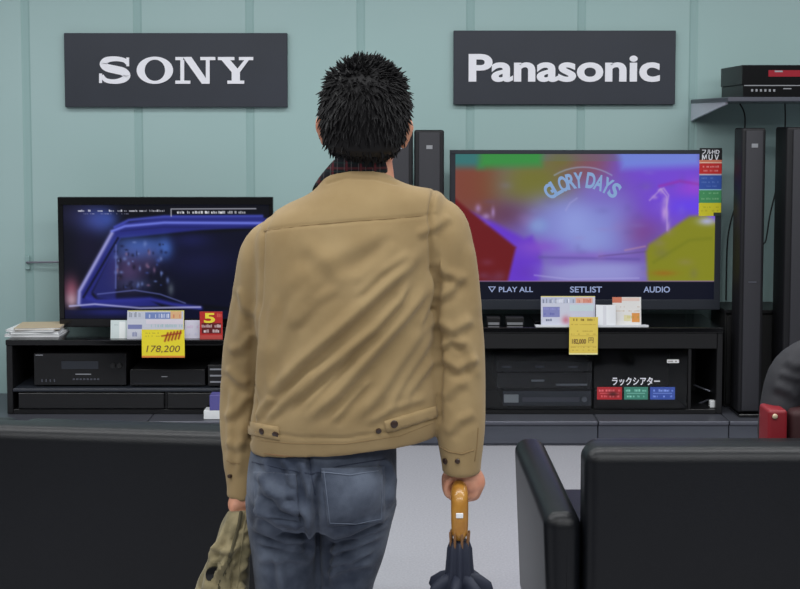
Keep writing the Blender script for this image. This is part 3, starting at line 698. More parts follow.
# ------------------------------------------------------------------ shelf with recorder at upper right
zsh = P(760, 97, 5.95).z
xa = P(728, 97, 5.95).x; xb = xa+1.0
t = thing('wall_shelf', 'steel wall shelf on a pale bracket at upper right holding black recorders', 'shelf', ((xa+xb)/2, YW, zsh-.1))
b = B(); b.box(xa, xb, 5.95, YW-.002, zsh-.022, zsh, .003, 1, taper=lambda c_: setattr(c_, 'x', c_.x-(.04 if (c_.y > 6.3 and c_.x < xa+.1) else 0)))
b.build('shelf_board', M['dark_steel'], t)
for xx in (xa-.038, xa+.6):
    b = B(); z2 = zsh-.0225
    pr = [(6.545, z2), (6.02, z2), (6.02, z2-.012), (6.50, z2-.085), (6.545, z2-.095)]
    sh = .05 if xx < xa else 0
    b.add([(xx+sh*(6.545-y)/.6, y, z) for y, z in pr]+[(xx+.012+sh*(6.545-y)/.6, y, z) for y, z in pr], [(4, 3, 2, 1, 0), (5, 6, 7, 8, 9)]+[(i, (i+1) % 5, 5+(i+1) % 5, 5+i) for i in range(5)])
    b.build('bracket', M['steel'], t)
Yd = 6.0; h1 = 13.5
def slab(name, lb, x0, x1, z0, h, Yf, dep, skew):
    a = P(x0, 90, Yf).x; c = P(x1, 90, Yf).x
    t = thing(name, lb, 'recorder', ((a+c)/2, Yf+dep/2, z0))
    b = B(); b.box(a, c, Yf+.004, Yf+dep, z0+.0005, z0+h, .002, 1, taper=lambda q: setattr(q, 'x', q.x-(0*skew if (q.y > Yf+dep*.6 and q.x < a+.1) else 0)))
    b.build('body', M['black'], t)
    b = B(); b.box(a, c, Yf, Yf+.0035, z0+.002, z0+h-.001, .001, 1); b.build('front_panel', M['gloss'], t)
    return t, a, c
t, a, c = slab('disc_recorder', 'black disc recorder with chrome line directly on wall shelf, bottom of the stack', 743, 835, zsh, .062, Yd, .4, .03)
b = B(); b.box(a+.005, c-.005, Yd-.003, Yd-.0003, zsh+.056, zsh+.0605); b.build('trim_line', M['silver'], t)
for k in range(6):
    b = B(); b.box(a+.04+k*.022, a+.05+k*.022, Yd-.002, Yd-.0003, zsh+.028, zsh+.040); b.build('button', M['silver'], t)
b = B(); b.box(a+.2, a+.24, Yd-.002, Yd-.0003, zsh+.04, zsh+.045); b.build('marking', M['silver'], t)
t, a, c = slab('disc_recorder', 'black disc recorder with red display, topmost on the wall shelf', 742, 835, zsh+.0622, .098, Yd, .4, .03)
z0 = zsh+.0622
b = B(); b.box(a+.13, c-.02, Yd-.003, Yd-.0003, z0+.04, z0+.072); b.build('display', M['display'], t)
b = B(); b.box(a+.16, a+.2, Yd-.0045, Yd-.0033, z0+.062, z0+.07); b.build('marking', M['silver'], t)
for (nm, lb, pts, Y) in (('cable', 'thin black cable hanging from wall shelf behind the first tall speaker', [(740, 104), (744, 112), (745, 125), (742, 160), (738, 195), (730, 225), (727, 250), (726, 300)], 6.5),
                      ('cable', 'thin black cable hanging between the two tall speakers at right', [(785, 104), (785, 130), (781, 165), (776, 190), (770, 215), (766, 240), (762, 250), (760, 300)], 6.48)):
    b = B(); b.tube([P(x, y, Y) for x, y in pts], .0042, n=8); tag(b.build(nm, M['cable'], base=P(*pts[-1], Y), smooth=True), lb, 'cable')
# ------------------------------------------------------------------ tall speakers
def tower(lb, x0, x1, ytop, Y, dep):
    a = P(x0, 250, Y).x; c = P(x1, 250, Y).x; z1 = P((x0+x1)/2, ytop, Y).z
    t = thing('tower_speaker', lb, 'speaker', ((a+c)/2, Y+dep/2, ZP), 'slim tower speakers on the platform')
    b = B(); b.box(a+.001, c-.001, Y-.012, Y+dep+.01, ZP+.0005, ZP+.018, .004, 2); b.build('base_plate', M['gloss'], t)
    b = B(); b.box(a, c, Y+.012, Y+dep, ZP+.0185, z1, .012, 3); b.build('cabinet', M['tower_side'], t, smooth=True, angle=35)
    m_ = (c-a)*.14
    b = B(); b.box(a+m_, c-m_, Y, Y+.013, ZP+.03, z1-.012, .006, 2); b.build('grille', M['tower'], t, smooth=True, angle=35)
    xm = (a+c)/2
    b = B(); b.box(xm-.016, xm+.016, Y-.002, Y-.0002, z1-.098, z1-.078, .0008, 1); b.build('badge', M['silver'], t)
    if x0 > 700:
        zz = P(750, 282, Y).z
        b = B(); b.box(xm-.02, xm+.02, Y-.002, Y-.0002, zz-.004, zz+.003); b.build('trim_line', M['dark_steel'], t)
tower('slim black tower speaker just right of the right television, full face visible', 741, 765, 128, 6.0, .16)
tower('black tower speaker cut by the right edge of the photo', 785.5, 828, 127, 6.0, .2)
tower('black tower speaker beside the man\'s neck, left of its pair', 385, 413, 130, 6.16, .2)
tower('black tower speaker above the man\'s right shoulder, right of its pair', 414.5, 444, 130, 6.15, .2)
# ------------------------------------------------------------------ things on the racks
xs = P(10, 330, 6.15).x
for k, (x0, x1, h, m_, lb, dx) in enumerate(((9, 62, .013, 'paper', 'white magazine at the bottom of the stack on the left rack', 0), (14, 60, .012, 'paper', 'white magazine second from bottom of the stack on the left rack', .01),
                                        (11, 58, .010, 'paper', 'white magazine third from bottom of the stack on the left rack', .0), (17, 61, .009, 'paper2', 'tan magazine topmost of the stack on the left rack', .02))):
    z0 = LZ+.0005+sum((.013, .012, .010, .009)[:k])+.0006*k
    a = P(x0, 330, 6.2).x; c = P(x1, 330, 6.2).x
    T = Matrix.Translation(((a+c)/2, 6.24, z0)) @ Matrix.Rotation(math.radians((0, 3, -4, 5)[k]), 4, 'Z')
    t = thing('magazine', lb, 'magazine', ((a+c)/2, 6.24, z0), 'magazines stacked on the left rack'); w_ = (c-a)/2
    b = B(T); b.box(-w_, w_, -.1, .1, .001, h-.0012); b.build('pages', M['paper'], t)
    b = B(T); b.box(-w_-.002, w_+.002, -.102, .102, h-.001, h); b.box(-w_-.002, w_+.002, -.102, .102, 0, .0009); b.box(-w_-.003, -w_-.002, -.102, .102, 0, h); b.build('cover', M[m_], t)
def stand_card(name, lb, cat, cvs, Y, z_rest=None, tilt=.12, parts=None):
    x0, y0, x1, y1 = cvs.b
    o = cvs.build(name, Y, M['print'], base=P((x0+x1)/2, y1, Y), th=.0018, tilt=tilt); tag(o, lb, cat); return o
W_ = (226, 229, 233)
cv = Canvas(110.5, 320.5, 131, 340, 3, (214, 226, 226)); cv.rect(119, 322, 125, 338, (240, 244, 244)); cv.dashes(112, 119, 325, 1.2, (160, 176, 176), .5, 2)
stand_card('price_card', 'small blank white card, leftmost of the cards on the left rack', 'card', cv, YR+.05)
cv = Canvas(127, 311, 183.5, 340, 3, (206, 208, 220)); cv.rect(127, 311, 183, 319.5, (196, 200, 214)); cv.rect(145, 313, 170, 319, (116, 136, 190)); cv.rect(146, 320, 183, 324, (222, 214, 226)); cv.rect(170, 312, 181, 319, (220, 176, 130)); cv.rect(128, 311, 183, 311.8, (220, 210, 120))
cv.dashes(129, 144, 315, 5, (130, 136, 150), .8, 11); cv.dashes(147, 169, 316, 4, (240, 240, 250), .8, 12); cv.dashes(171, 180, 316, 4, (200, 80, 60), .7, 12); cv.rect(128, 325, 142, 329, (104, 112, 170), .8); cv.dashes(129, 141, 334, 5, (80, 90, 150), .8, 13); cv.dashes(148, 182, 326, 3, (150, 190, 190), .7, 14)
cv.rect(183, 311, 184, 330, (230, 220, 90))
stand_card('flyer', 'blue and white printed leaflet behind the yellow tag on the left rack', 'leaflet', cv, YR+.035)
cv = Canvas(184.5, 320.5, 199.5, 340, 3, (214, 210, 226)); cv.dashes(187, 198, 327, 3, (206, 170, 206), .6, 3); cv.dashes(187, 198, 334, 3, (190, 190, 220), .6, 6)
stand_card('price_card', 'small lilac and white card left of the red card on the left rack', 'card', cv, YR+.05)
cv = Canvas(200, 311.5, 222.5, 342, 3, (188, 42, 40)); cv.rect(202, 323, 221, 333.5, (96, 20, 24)); cv.dashes(202, 221, 326, 3, (244, 224, 224), .9, 21, .8); cv.dashes(204, 219, 331, 3, (240, 230, 230), .9, 22, .8); cv.dashes(215, 222, 315, 4, (230, 120, 100), .8, 23); cv.rect(200, 335, 222, 341, (204, 90, 84), .8)
o = stand_card('warranty_card', 'red card with large yellow number 5 beside the man\'s left sleeve', 'card', cv, YR+.03, tilt=.0)
put_text('lettering', '5', 204, 313, 215, 323, YR+.0275, M['yellow'], o, bold=.03, th=.0008)
cv = Canvas(142, 329.5, 184.5, 357.5, 3, (240, 222, 50)); cv.rect(142, 355.8, 185, 357.5, (230, 140, 60)); cv.dashes(146, 162, 333, 1.2, (170, 150, 60), .7, 31); cv.dashes(146, 160, 336, 1.2, (170, 150, 60), .7, 32)
for k in range(5): cv.line([(165+k*3.4, 341-k*.6), (168+k*3.2, 333-k*.5)], .9, (150, 40, 20), .9)
cv.line([(162, 336), (181, 333)], .8, (150, 40, 20), .8)
o = stand_card('price_tag', 'yellow price tag with handwritten digits hanging off the left rack', 'price tag', cv, YR-.014, tilt=0)
put_text('lettering', '178,200', 146, 345.5, 179, 353, YR-.0165, M['brown'], o, bold=.0, th=.0005, shear=.05)
# right rack
a = P(535.5, 325, YR+.02); c = P(648, 325, YR+.02)
t = thing('card_tray', 'clear white acrylic card tray on the front edge of the right rack', 'card holder', ((a.x+c.x)/2, YR+.04, RZ))
b = B(); b.box(a.x, c.x, YR+.005, YR+.075, RZ+.0005, RZ+.0035); b.build('floor_plate', M['acrylic'], t)
b = B(); b.box(a.x, c.x, YR+.005, YR+.008, RZ+.004, RZ+.012); b.build('lip', M['acrylic'], t)
cv = Canvas(541, 296.5, 595.5, 325, 3, (204, 206, 222)); cv.rect(542, 298, 576, 303.5, (186, 192, 214)); cv.dashes(543, 575, 301, 4.5, (110, 116, 140), .8, 41); cv.dashes(552, 570, 301, 4, (240, 240, 250), .9, 42); cv.rect(576, 298, 593, 303.5, (226, 170, 150), .9); cv.dashes(577, 592, 301, 4, (200, 90, 70), .7, 43)
cv.rect(543, 307, 560, 317, (104, 108, 176), .75); cv.dashes(544, 560, 309, 2.4, (150, 150, 210), .8, 44); cv.dashes(544, 560, 314, 2.4, (90, 96, 170), .8, 45); cv.dashes(546, 554, 320, 2.6, (70, 80, 110), .8, 46); cv.blob(566, 320, 4, 4, (200, 90, 110), .7); cv.rect(570, 305, 594, 311, (200, 220, 224), .8)
cv.rect(541, 296.5, 596, 297.3, (230, 214, 110), .8)
stand_card('flyer', 'blue and white printed leaflet behind the yellow tag on the right rack', 'leaflet', cv, YR+.045, tilt=.1)
cv = Canvas(596, 305, 616, 325, 3, (236, 238, 242)); cv.rect(603, 306, 606, 325, (214, 214, 222), .7)
o = cv.build('blank_card', YR+.03, M['print'], base=P(606, 325, YR+.03), th=.0015, tilt=.1, bend=-.008); tag(o, 'curved blank white card in the middle of the right card tray', 'card')
cv = Canvas(612.5, 297.5, 641.5, 325, 3, (226, 224, 222)); cv.rect(612.5, 297.5, 622, 303, (206, 110, 80), .9); cv.rect(622, 298, 640, 301.5, (226, 196, 186), .9); cv.dashes(614, 640, 307, 1.5, (180, 150, 130), .5, 51); cv.dashes(614, 640, 311, 1.5, (190, 160, 130), .5, 52); cv.rect(632, 313, 640, 322, (220, 140, 60), .9); cv.dashes(624, 640, 317, 3, (170, 150, 60), .6, 53); cv.rect(624, 315, 631, 321, (220, 210, 150), .7)
stand_card('leaflet', 'cream leaflet with orange corner, rightmost in the right card tray', 'leaflet', cv, YR+.05, tilt=.1)
cv = Canvas(569, 317, 598, 354.5, 3, (232, 206, 92)); cv.rect(569, 353, 598, 354.5, (240, 232, 170)); cv.dashes(573, 594, 319.5, 2.4, (120, 90, 30), .9, 61, .6)
for (y, s_) in ((324.5, 62), (331, 64), (334, 63), (347, 65), (350, 67)): cv.dashes(571, 596, y, 1, (180, 140, 50), .7, s_)
cv.rect(571, 335.5, 597, 336, (170, 130, 40), .7); cv.rect(571, 346, 597, 346.4, (190, 150, 60), .7)
o = stand_card('price_tag', 'narrow yellow price tag with small print hanging off the right rack', 'price tag', cv, YR-.014, tilt=0)
put_text('lettering', '182,000', 572, 339, 586, 344.5, YR-.0165, M['brown'], o, bold=.02, th=.0005)
put_text('lettering', '円', 588.5, 337.5, 593.5, 343, YR-.0165, M['brown'], o, bold=.0, th=.0005)
for (x0, x1, lb) in ((487, 500.5, 'small black box with silver face, left of two by the man\'s right sleeve'), (506, 524, 'small black box with silver face, right of two on the right rack')):
    a = P(x0, 323, YR+.06).x; c = P(x1, 323, YR+.06).x
    t = thing('accessory_box', lb, 'box', ((a+c)/2, YR+.09, RZ), 'small boxes on the right rack')
    b = B(); b.box(a, c, YR+.062, YR+.12, RZ+.0005, RZ+.04, .002, 1); b.build('box_body', M['black'], t)
    b = B(); b.box(a+.006, c-.006, YR+.0602, YR+.0618, RZ+.003, RZ+.016); b.build('silver_band', M['silver'], t)
# purple and white carton standing on the platform before the left rack
a = P(205, 420, YP+.06).x; c = P(250, 420, YP+.06).x; z1 = P(215, 394, YP+.05).z
t = thing('carton', 'purple and white carton on the platform behind the man\'s left sleeve', 'box', ((a+c)/2, YP+.06, ZP))
b = B(); b.box(a, c, YP+.02, YP+.1, ZP+.0005, ZP+.045, .002, 1); b.build('lower_half', M['paper'], t)
b = B(); b.box(a+.03, c, YP+.02, YP+.1, ZP+.0455, z1, .002, 1); b.build('upper_half', mat('purple_print', (88, 84, 150), .5), t)
# wall bracket left of the left television
a = P(28, 262, YW); c = P(62, 262, YW)
t = thing('wall_bracket', 'thin metal arm fixed to wall joint left of left television', 'bracket', (a.x, YW, a.z))
b = B(); b.box(a.x-.012, a.x+.012, YW-.012, YW-.0005, a.z-.04, a.z+.035, .002, 1); b.build('plate', M['groove'], t)
b = B(); b.tube([(a.x, YW-.02, a.z), (a.x+.1, YW-.03, a.z+.002), (c.x+.15, YW-.03, a.z+.006)], .006, n=10); b.build('rod', M['plinth_edge'], t, smooth=True)

# ================================================================== SOFAS (local frame: +y faces the televisions, origin under middle of the back)
def sofa(lb, loc, rz, half, arm_w, left_arm=True, right_arm=True, hb=.765, ha=.575, arm_gap=0.0):
    t = thing('sofa', lb, 'sofa', loc, 'black leather sofas facing the televisions', rz)
    T = Matrix.Translation(loc) @ Matrix.Rotation(rz, 4, 'Z')
    def pb(nm, x0, x1, y0, y1, z0, z1, bev, seg=5, m='leather', taper=None):
        b = B(T); b.box(x0, x1, y0, y1, z0, z1, bev, seg, taper=taper); return b.build(nm, M[m], t, smooth=True, angle=50)
    def lean(c):
        if c.z > .5: c.y += .0
        else: c.y += .02
    pb('backrest', -half, half, 0, .125, .07, hb, .04, 8)
    pb('seat_base', -half+.002, half-.002, .13, .76, .07, .27, .02, 3)
    n = 2 if half > .6 else 1
    wd = (2*half-.01)/n
    for k in range(n):
        pb('seat_cushion', -half+.005+wd*k, -half+wd*(k+1)-.003, .15, .79, .275, .43, .04, 5)
        pb('back_cushion', -half+.03+(wd-.03)*k, -half+.03+(wd-.03)*(k+1)-.003, .13, .27, .435, hb-.03, .04, 5)
    for s, on in ((-1, left_arm), (1, right_arm)):
        if not on: continue
        x0, x1 = (-half-arm_w, -half-.003) if s < 0 else (half+.003, half+arm_w)
        pb('armrest', x0, x1, .02, .82, .07, ha, .042, 7, taper=lambda c: setattr(c, 'x', c.x-.022*(1 if c.x > 0 else -1)) if (c.z < .3 and abs(c.x) > half+.05) else None)
    for sx in (-half+.05, half-.05):
        for sy in (.06, .7):
            b = B(T); b.cyl((sx, sy, .0005), (sx, sy, .0695), .018, .024); b.build('leg', M['silver'], t, smooth=True)
    return t
# right sofa: its left end shows an armrest
xl = P(584, 445, 3.06).x
half = .85
rz = math.radians(.4)
xl += .006
sofa('black leather sofa at the right, seen from behind with its left armrest', (xl+half*math.cos(rz), 3.06+half*math.sin(rz), 0), rz, half, .105, ha=.588)
xr = -.30; rz = math.radians(-6.5)
sofa('black leather sofa at the left, seen from behind, wide plain back', (xr-half*math.cos(rz), 3.20-half*math.sin(rz), 0), rz, half, .11)

# ================================================================== THE MAN
YM = 2.40
man = thing('person', 'person seen from behind in tan jacket and jeans, carrying umbrella and bag', 'person', (P(320, 400, YM).x, YM, 0))
def chain(b, pts, rads, n=14, flat=1.0, hint=None, sub=4): b.tube(pts, rads, n=n, sub=sub, flat=flat, hint=hint)
XH = P(362.5, 110, YM).x; ZT = P(362, 65, YM).z; ZC = ZT-.236
HT = Matrix.Translation((XH, YM, ZC)) @ Matrix.Rotation(math.radians(2), 4, 'Y')
HR = [(0.0, .020, .070, .016), (.012, .038, .056, .038), (.035, .054, .036, .060), (.065, .063, .014, .080), (.095, .069, .004, .090), (.125, .074, 0, .095), (.155, .076, -.003, .096), (.182, .072, -.004, .090), (.205, .060, -.005, .076), (.222, .042, -.006, .054), (.232, .022, -.006, .030), (.236, .006, -.006, .008)]
def head(b, T):
    rings = []
    for (z, rx, yc, ry) in catmull(HR, 3):
        rings.append([T @ Vector((rx*math.cos(2*math.pi*k/32), yc+ry*math.sin(2*math.pi*k/32), z)) for k in range(32)])
    b.loft(rings)
    v = lambda *p: T @ Vector(p)
    b.tube([v(0, .093, .112), v(0, .103, .095), v(0, .112, .078), v(0, .104, .068)], [.008, .010, .013, .009], n=12)      # nose
    for s in (-1, 1):
        b.ell(v(s*.011, .102, .071), .008, .009, .007, 10)
        b.tube([v(s*.012, .094, .126), v(s*.03, .090, .130), v(s*.046, .078, .124)], [.006, .007, .005], n=8)              # brow
        b.tube([v(s*.074, .004, .125), v(s*.088, -.006, .128), v(s*.092, -.010, .112), v(s*.086, -.004, .095), v(s*.078, .002, .078)], [.007, .007, .0065, .007, .008], n=10)  # ear rim
        b.ell(v(s*.082, -.002, .1), .006, .012, .022, 12)
        b.ell(v(s*.045, .06, .085), .022, .03, .022, 12)                                                                  # cheek
    b.tube([v(-.024, .092, .045), v(0, .099, .047), v(.024, .092, .045)], [.004, .007, .004], n=8)                         # upper lip
    b.tube([v(-.020, .088, .036), v(0, .097, .034), v(.020, .088, .036)], [.004, .0075, .004], n=8)
    b.ell(v(0, .078, .012), .022, .018, .014, 12)
b = B(); head(b, HT)
cN = P(366, 178, YM+.005)
chain(b, [cN+Vector((0, .0, -.07)), cN, P(365, 158, YM+.01), P(363, 135, YM+.012)], [.066, .057, .054, .055], n=24)
# trunk, arms and legs inside the clothes
ring_loft(b, [(330, 190, 400, 184, .06, YM), (300, 222, 425, 206, .085, YM), (280, 250, 430, 240, .10, YM), (272, 330, 425, 322, .10, YM), (265, 400, 410, 395, .10, YM), (262, 450, 390, 445, .11, YM), (266, 500, 380, 498, .10, YM)], n=32)
LA = [(284, 234, 2.40, .036), (268, 270, 2.43, .044), (259, 320, 2.46, .042), (254, 360, 2.50, .040), (251, 400, 2.50, .036), (249, 450, 2.48, .030), (243, 486, 2.46, .026)]
RA = [(434, 222, 2.39, .034), (447, 250, 2.38, .044), (453, 295, 2.38, .043), (458, 345, 2.38, .041), (461, 395, 2.37, .037), (462, 435, 2.36, .032), (462.5, 466, 2.35, .026)]
for A in (LA, RA): chain(b, [P(x, y, Y) for x, y, Y, r in A], [r for *_, r in A], n=18)
def hand_right():
    w0 = P(462.5, 466, 2.35)
    X, Y, Z = w0.x, 2.365, w0.z
    # palm: a slab on the outer side of the fist, its fingers close under the handle towards the thigh
    b.tube([(X+.001, Y-.004, Z+.005), (X+.006, Y, Z-.018), (X+.014, Y+.002, Z-.04), (X+.016, Y+.002, Z-.052)], [.024, .030, .034, .028], n=18, flat=1.15, hint=(0, 1, 0))
    for k, (dy, L, r) in enumerate(((.036, .96, .0088), (.016, 1.03, .0092), (-.004, 1.0, .0090), (-.023, .86, .0080))):
        y = Y+dy
        pts = [(X+.018, y, Z-.035), (X+.024, y, Z-.054), (X+.010, y, Z-.068*L), (X-.014, y, Z-.068*L), (X-.030, y, Z-.054), (X-.031, y, Z-.034), (X-.021, y-.001, Z-.022)]
        b.tube(pts, [r*1.1, r*1.12, r*1.05, r, r, r*.95, r*.85], n=12)
    b.tube([(X+.004, Y+.03, Z-.012), (X-.006, Y+.05, Z-.022), (X-.018, Y+.058, Z-.038), (X-.022, Y+.046, Z-.052)], [.013, .012, .0105, .009], n=12)
    return X, Y, Z
HX, HY, HZ = hand_right()
# left hand closed on the bag handles
w0 = P(243, 486, 2.46); X, Y, Z = w0.x, 2.45, w0.z
b.tube([(X, Y, Z+.004), (X-.002, Y, Z-.018), (X-.006, Y+.0, Z-.036), (X-.008, Y, Z-.046)], [.022, .024, .025, .022], n=18, flat=1.15, hint=(0, 1, 0))
for (dy, L, r) in ((.036, .96, .0088), (.016, 1.03, .0092), (-.004, 1.0, .0090), (-.023, .86, .0080)):
    y = Y+dy
    b.tube([(X-.012, y, Z-.030), (X-.015, y, Z-.048), (X-.002, y, Z-.062*L), (X+.014, y, Z-.062*L), (X+.024, y, Z-.050), (X+.022, y, Z-.034), (X+.013, y, Z-.025)], [r*1.1, r*1.12, r*1.05, r, r, r*.95, r*.85], n=12)
b.tube([(X-.004, Y+.03, Z-.012), (X+.006, Y+.05, Z-.022), (X+.018, Y+.058, Z-.038), (X+.022, Y+.046, Z-.052)], [.013, .012, .0105, .009], n=12)
LHX, LHY, LHZ = X, Y, Z
LL = [P(284, 480, 2.41), P(285, 540, 2.41), P(286, 589, 2.41), Vector((-.235, 2.42, .50)), Vector((-.24, 2.39, .30)), Vector((-.24, 2.38, .10))]
RL_ = [P(358, 480, 2.41), P(352, 540, 2.41), P(345, 589, 2.41), Vector((-.118, 2.42, .50)), Vector((-.12, 2.39, .30)), Vector((-.12, 2.38, .10))]
for Lg in (LL, RL_): chain(b, Lg, [.056, .050, .044, .042, .040, .034], n=18)
for xx in (-.24, -.12): b.tube([(xx, 2.36, .06), (xx, 2.44, .05), (xx, 2.54, .04)], [.035, .036, .028], n=14)
me = remesh(b.mesh('body'), .0045, 3, .4)
body = link('body', me, man, M['skin'], smooth=True)
for s in (-1, 1):
    b = B(); p = HT @ Vector((s*.03, .083, .112)); b.ell(p, .0125, .0125, .0125, 16); b.build('eye', M['paper'], man, smooth=True)
# ---- jacket
b = B()
ring_loft(b, [(321, 185, 394, 181, .066, YM+.004, .028), (318, 190, 399, 184, .072, YM+.002, .026), (308, 196, 414, 187, .084, YM, .014), (286, 205, 434, 189, .100, YM, .003), (266, 219, 447, 199, .115, YM), (255, 242, 452, 224, .128, YM), (256, 278, 446, 264, .14, YM), (258, 322, 442, 314, .142, YM), (256, 372, 439, 364, .14, YM), (252, 406, 440, 396, .142, YM), (250, 424, 441, 412, .140, YM), (250, 436, 441, 421, .137, YM), (251, 447, 439, 429, .134, YM)], n=64, e=.86, sub=6)
SL = [(288, 233, 2.40, .040), (273, 250, 2.415, .060), (263, 285, 2.44, .061), (255, 330, 2.47, .060), (249, 372, 2.50, .058), (246, 410, 2.50, .056), (245, 450, 2.48, .049), (244, 484, 2.46, .036), (242.5, 498, 2.455, .033)]
SR = [(426, 214, 2.39, .042), (439, 226, 2.385, .056), (447, 252, 2.38, .0555), (452, 292, 2.38, .0545), (456.5, 342, 2.375, .056), (459, 392, 2.37, .0545), (460.5, 430, 2.36, .048), (461.5, 462, 2.35, .040), (461.8, 471, 2.35, .039)]
for A in (SL, SR): b.tube([P(x, y, Y) for x, y, Y, r in A], [r for *_, r in A], n=32, round_ends=False, sub=6)
me = remesh(b.mesh('jacket'), .0042, 5, .5)
R_ = [([(256, 409), (300, 362), (352, 316), (400, 272), (428, 244)], 6.5, .0095), ([(272, 418), (322, 372), (374, 328), (398, 300), (416, 262)], 5.5, .009),
      ([(300, 424), (338, 392), (366, 360), (402, 318), (434, 276)], 6.5, .009), ([(352, 424), (380, 392), (408, 350), (428, 318)], 7, .0065), ([(384, 414), (404, 380), (422, 352), (434, 330)], 5, .006),
      ([(258, 300), (262, 350), (258, 405)], 5, .007), ([(274, 300), (300, 276), (345, 250), (400, 226)], 10, .004), ([(268, 370), (285, 330), (300, 300), (330, 268)], 8, .0045),
      ([(414, 236), (436, 226), (452, 214)], 5, .004), ([(268, 398), (270, 340), (276, 290)], 5, .004), ([(255, 420), (262, 408), (274, 396)], 4, .005), ([(400, 240), (380, 262), (350, 285)], 7, .003),
      ([(300, 240), (330, 262), (345, 290)], 9, .003), ([(330, 424), (350, 400), (372, 376)], 4, .005), ([(262, 424), (292, 392), (318, 366)], 4, .005), ([(352, 300), (380, 272), (412, 250)], 4.5, .004), ([(300, 412), (330, 380), (352, 350)], 3.5, .004), ([(400, 404), (420, 376), (436, 356)], 5, .005), ([(362, 426), (392, 408), (430, 396)], 4.5, .004),
      ([(290, 330), (316, 300), (340, 284)], 6, .003), ([(416, 330), (430, 300), (434, 270)], 4, .005),
      # right sleeve
      ([(434, 258), (446, 272), (470, 280)], 5, .005), ([(433, 300), (448, 292), (462, 276)], 5, .005), ([(434, 318), (452, 330), (474, 318)], 5.5, .006), ([(436, 350), (450, 340), (466, 346)], 3.6, .005),
      ([(438, 356), (458, 368), (480, 356)], 5, .006), ([(440, 400), (456, 384), (470, 380)], 6, .004), ([(446, 436), (458, 420), (476, 412)], 5, .004), ([(438, 236), (445, 290), (441, 330)], 5, .004), ([(452, 330), (468, 345), (480, 380)], 5, .004), ([(470, 240), (474, 290), (478, 320)], 6, .003),
      # left sleeve
      ([(238, 286), (246, 306), (258, 318)], 5, .004), ([(228, 352), (242, 346), (255, 330)], 5, .005), ([(226, 366), (240, 380), (252, 384)], 5, .005), ([(222, 420), (236, 410), (250, 392)], 5, .005), ([(226, 440), (236, 446), (248, 440)], 5, .004), ([(246, 240), (244, 300), (238, 350)], 6, .004), ([(234, 380), (230, 420), (230, 470)], 4, .004), ([(242, 420), (240, 450), (238, 480)], 4, .004)]
S_ = [([(263, 231), (300, 226), (350, 221.5), (400, 218), (436, 214)], 1.3, .0025), ([(434, 190), (431, 220), (433, 260), (436, 310)], 2.2, .009), ([(272, 212), (263, 232), (261, 270), (260, 330), (255, 400), (250, 440)], 2.0, .007),
      ([(250, 431), (300, 438), (345, 438), (400, 430), (441, 415)], 1.3, .0025), ([(327, 184), (345, 178), (375, 178), (396, 184)], 1.3, .003), ([(436, 310), (440, 360), (441, 420)], 2.0, .006)]
folds(me, [(p_, w_, a_*1.25) for p_, w_, a_ in R_], rough=.002, seams=S_)
jacket = link('jacket', me, man, M['tan'], smooth=True)
bv = bvh_of(jacket)
for q in (((247.5, 421), (279, 427), (280, 440), (248.5, 434)), ((384, 421), (437, 405.5), (438, 417), (387, 433))):
    patch('waist_tab', bv, q, M['tan'], jacket, th=.004, n=14, m=6)
bv2 = bvh_of(jacket)
for (x, y, r) in ((263.5, 430.5, .0062), (276.5, 433, .0066), (393.5, 423.5, .0075), (378.5, 430.5, .0055), (445.5, 461, .006), (457.5, 461, .005), (231, 476, .004)):
    disc_on('button', bv2, x, y, r, M['button'], jacket, th=.0065 if 380 < x < 400 or x < 280 else .003)
line_on('cuff_seam', bv2, [(440, 447), (450, 452), (462, 454), (480, 448)], .0013, M['tan_seam'], jacket)
line_on('cuff_seam', bv2, [(222, 458), (232, 463), (246, 464)], .0013, M['tan_seam'], jacket)
line_on('yoke_seam', bv2, [(264, 231), (300, 226), (350, 221.5), (400, 218), (433, 214.5)], .0009, M['tan_seam'], jacket, -.0002)
line_on('hem_seam', bv2, [(252, 440), (290, 443.5), (345, 444), (400, 436), (438, 421)], .0009, M['tan_seam'], jacket, -.0002)
line_on('cuff_placket', bv2, [(478, 428), (477, 445), (474, 466)], .0012, M['tan_seam'], jacket)
# ---- scarf
b = B(); rings = []
for (l, r, hd, dy) in ((P(338, 164, YM), P(385, 166, YM), .058, .026), (P(334, 163, YM), P(387, 165, YM), .063, .027), (P(328, 169, YM), P(389, 168, YM), .067, .026), (P(318, 180, YM), P(392, 177, YM), .066, .025), (P(311, 191, YM), P(392, 186, YM), .058, .022)):
    c = (l+r)/2; u = (r-l)/2; ring = []
    for k in range(48):
        a = 2*math.pi*k/48; bump = .002*math.sin(a*7+l.x*60)
        ring.append(c+u*(math.cos(a)*1.0)+Vector((0, (hd+bump)*math.sin(a), -dy*math.sin(a))))
    rings.append(ring)
b.loft(rings, caps=False)
me = b.mesh('scarf'); o = link('scarf', me, man, M['tartan'], smooth=True)
sd = o.modifiers.new('th', 'SOLIDIFY'); sd.thickness = .006; ss = o.modifiers.new('sub', 'SUBSURF'); ss.levels = 2; ss.render_levels = 2
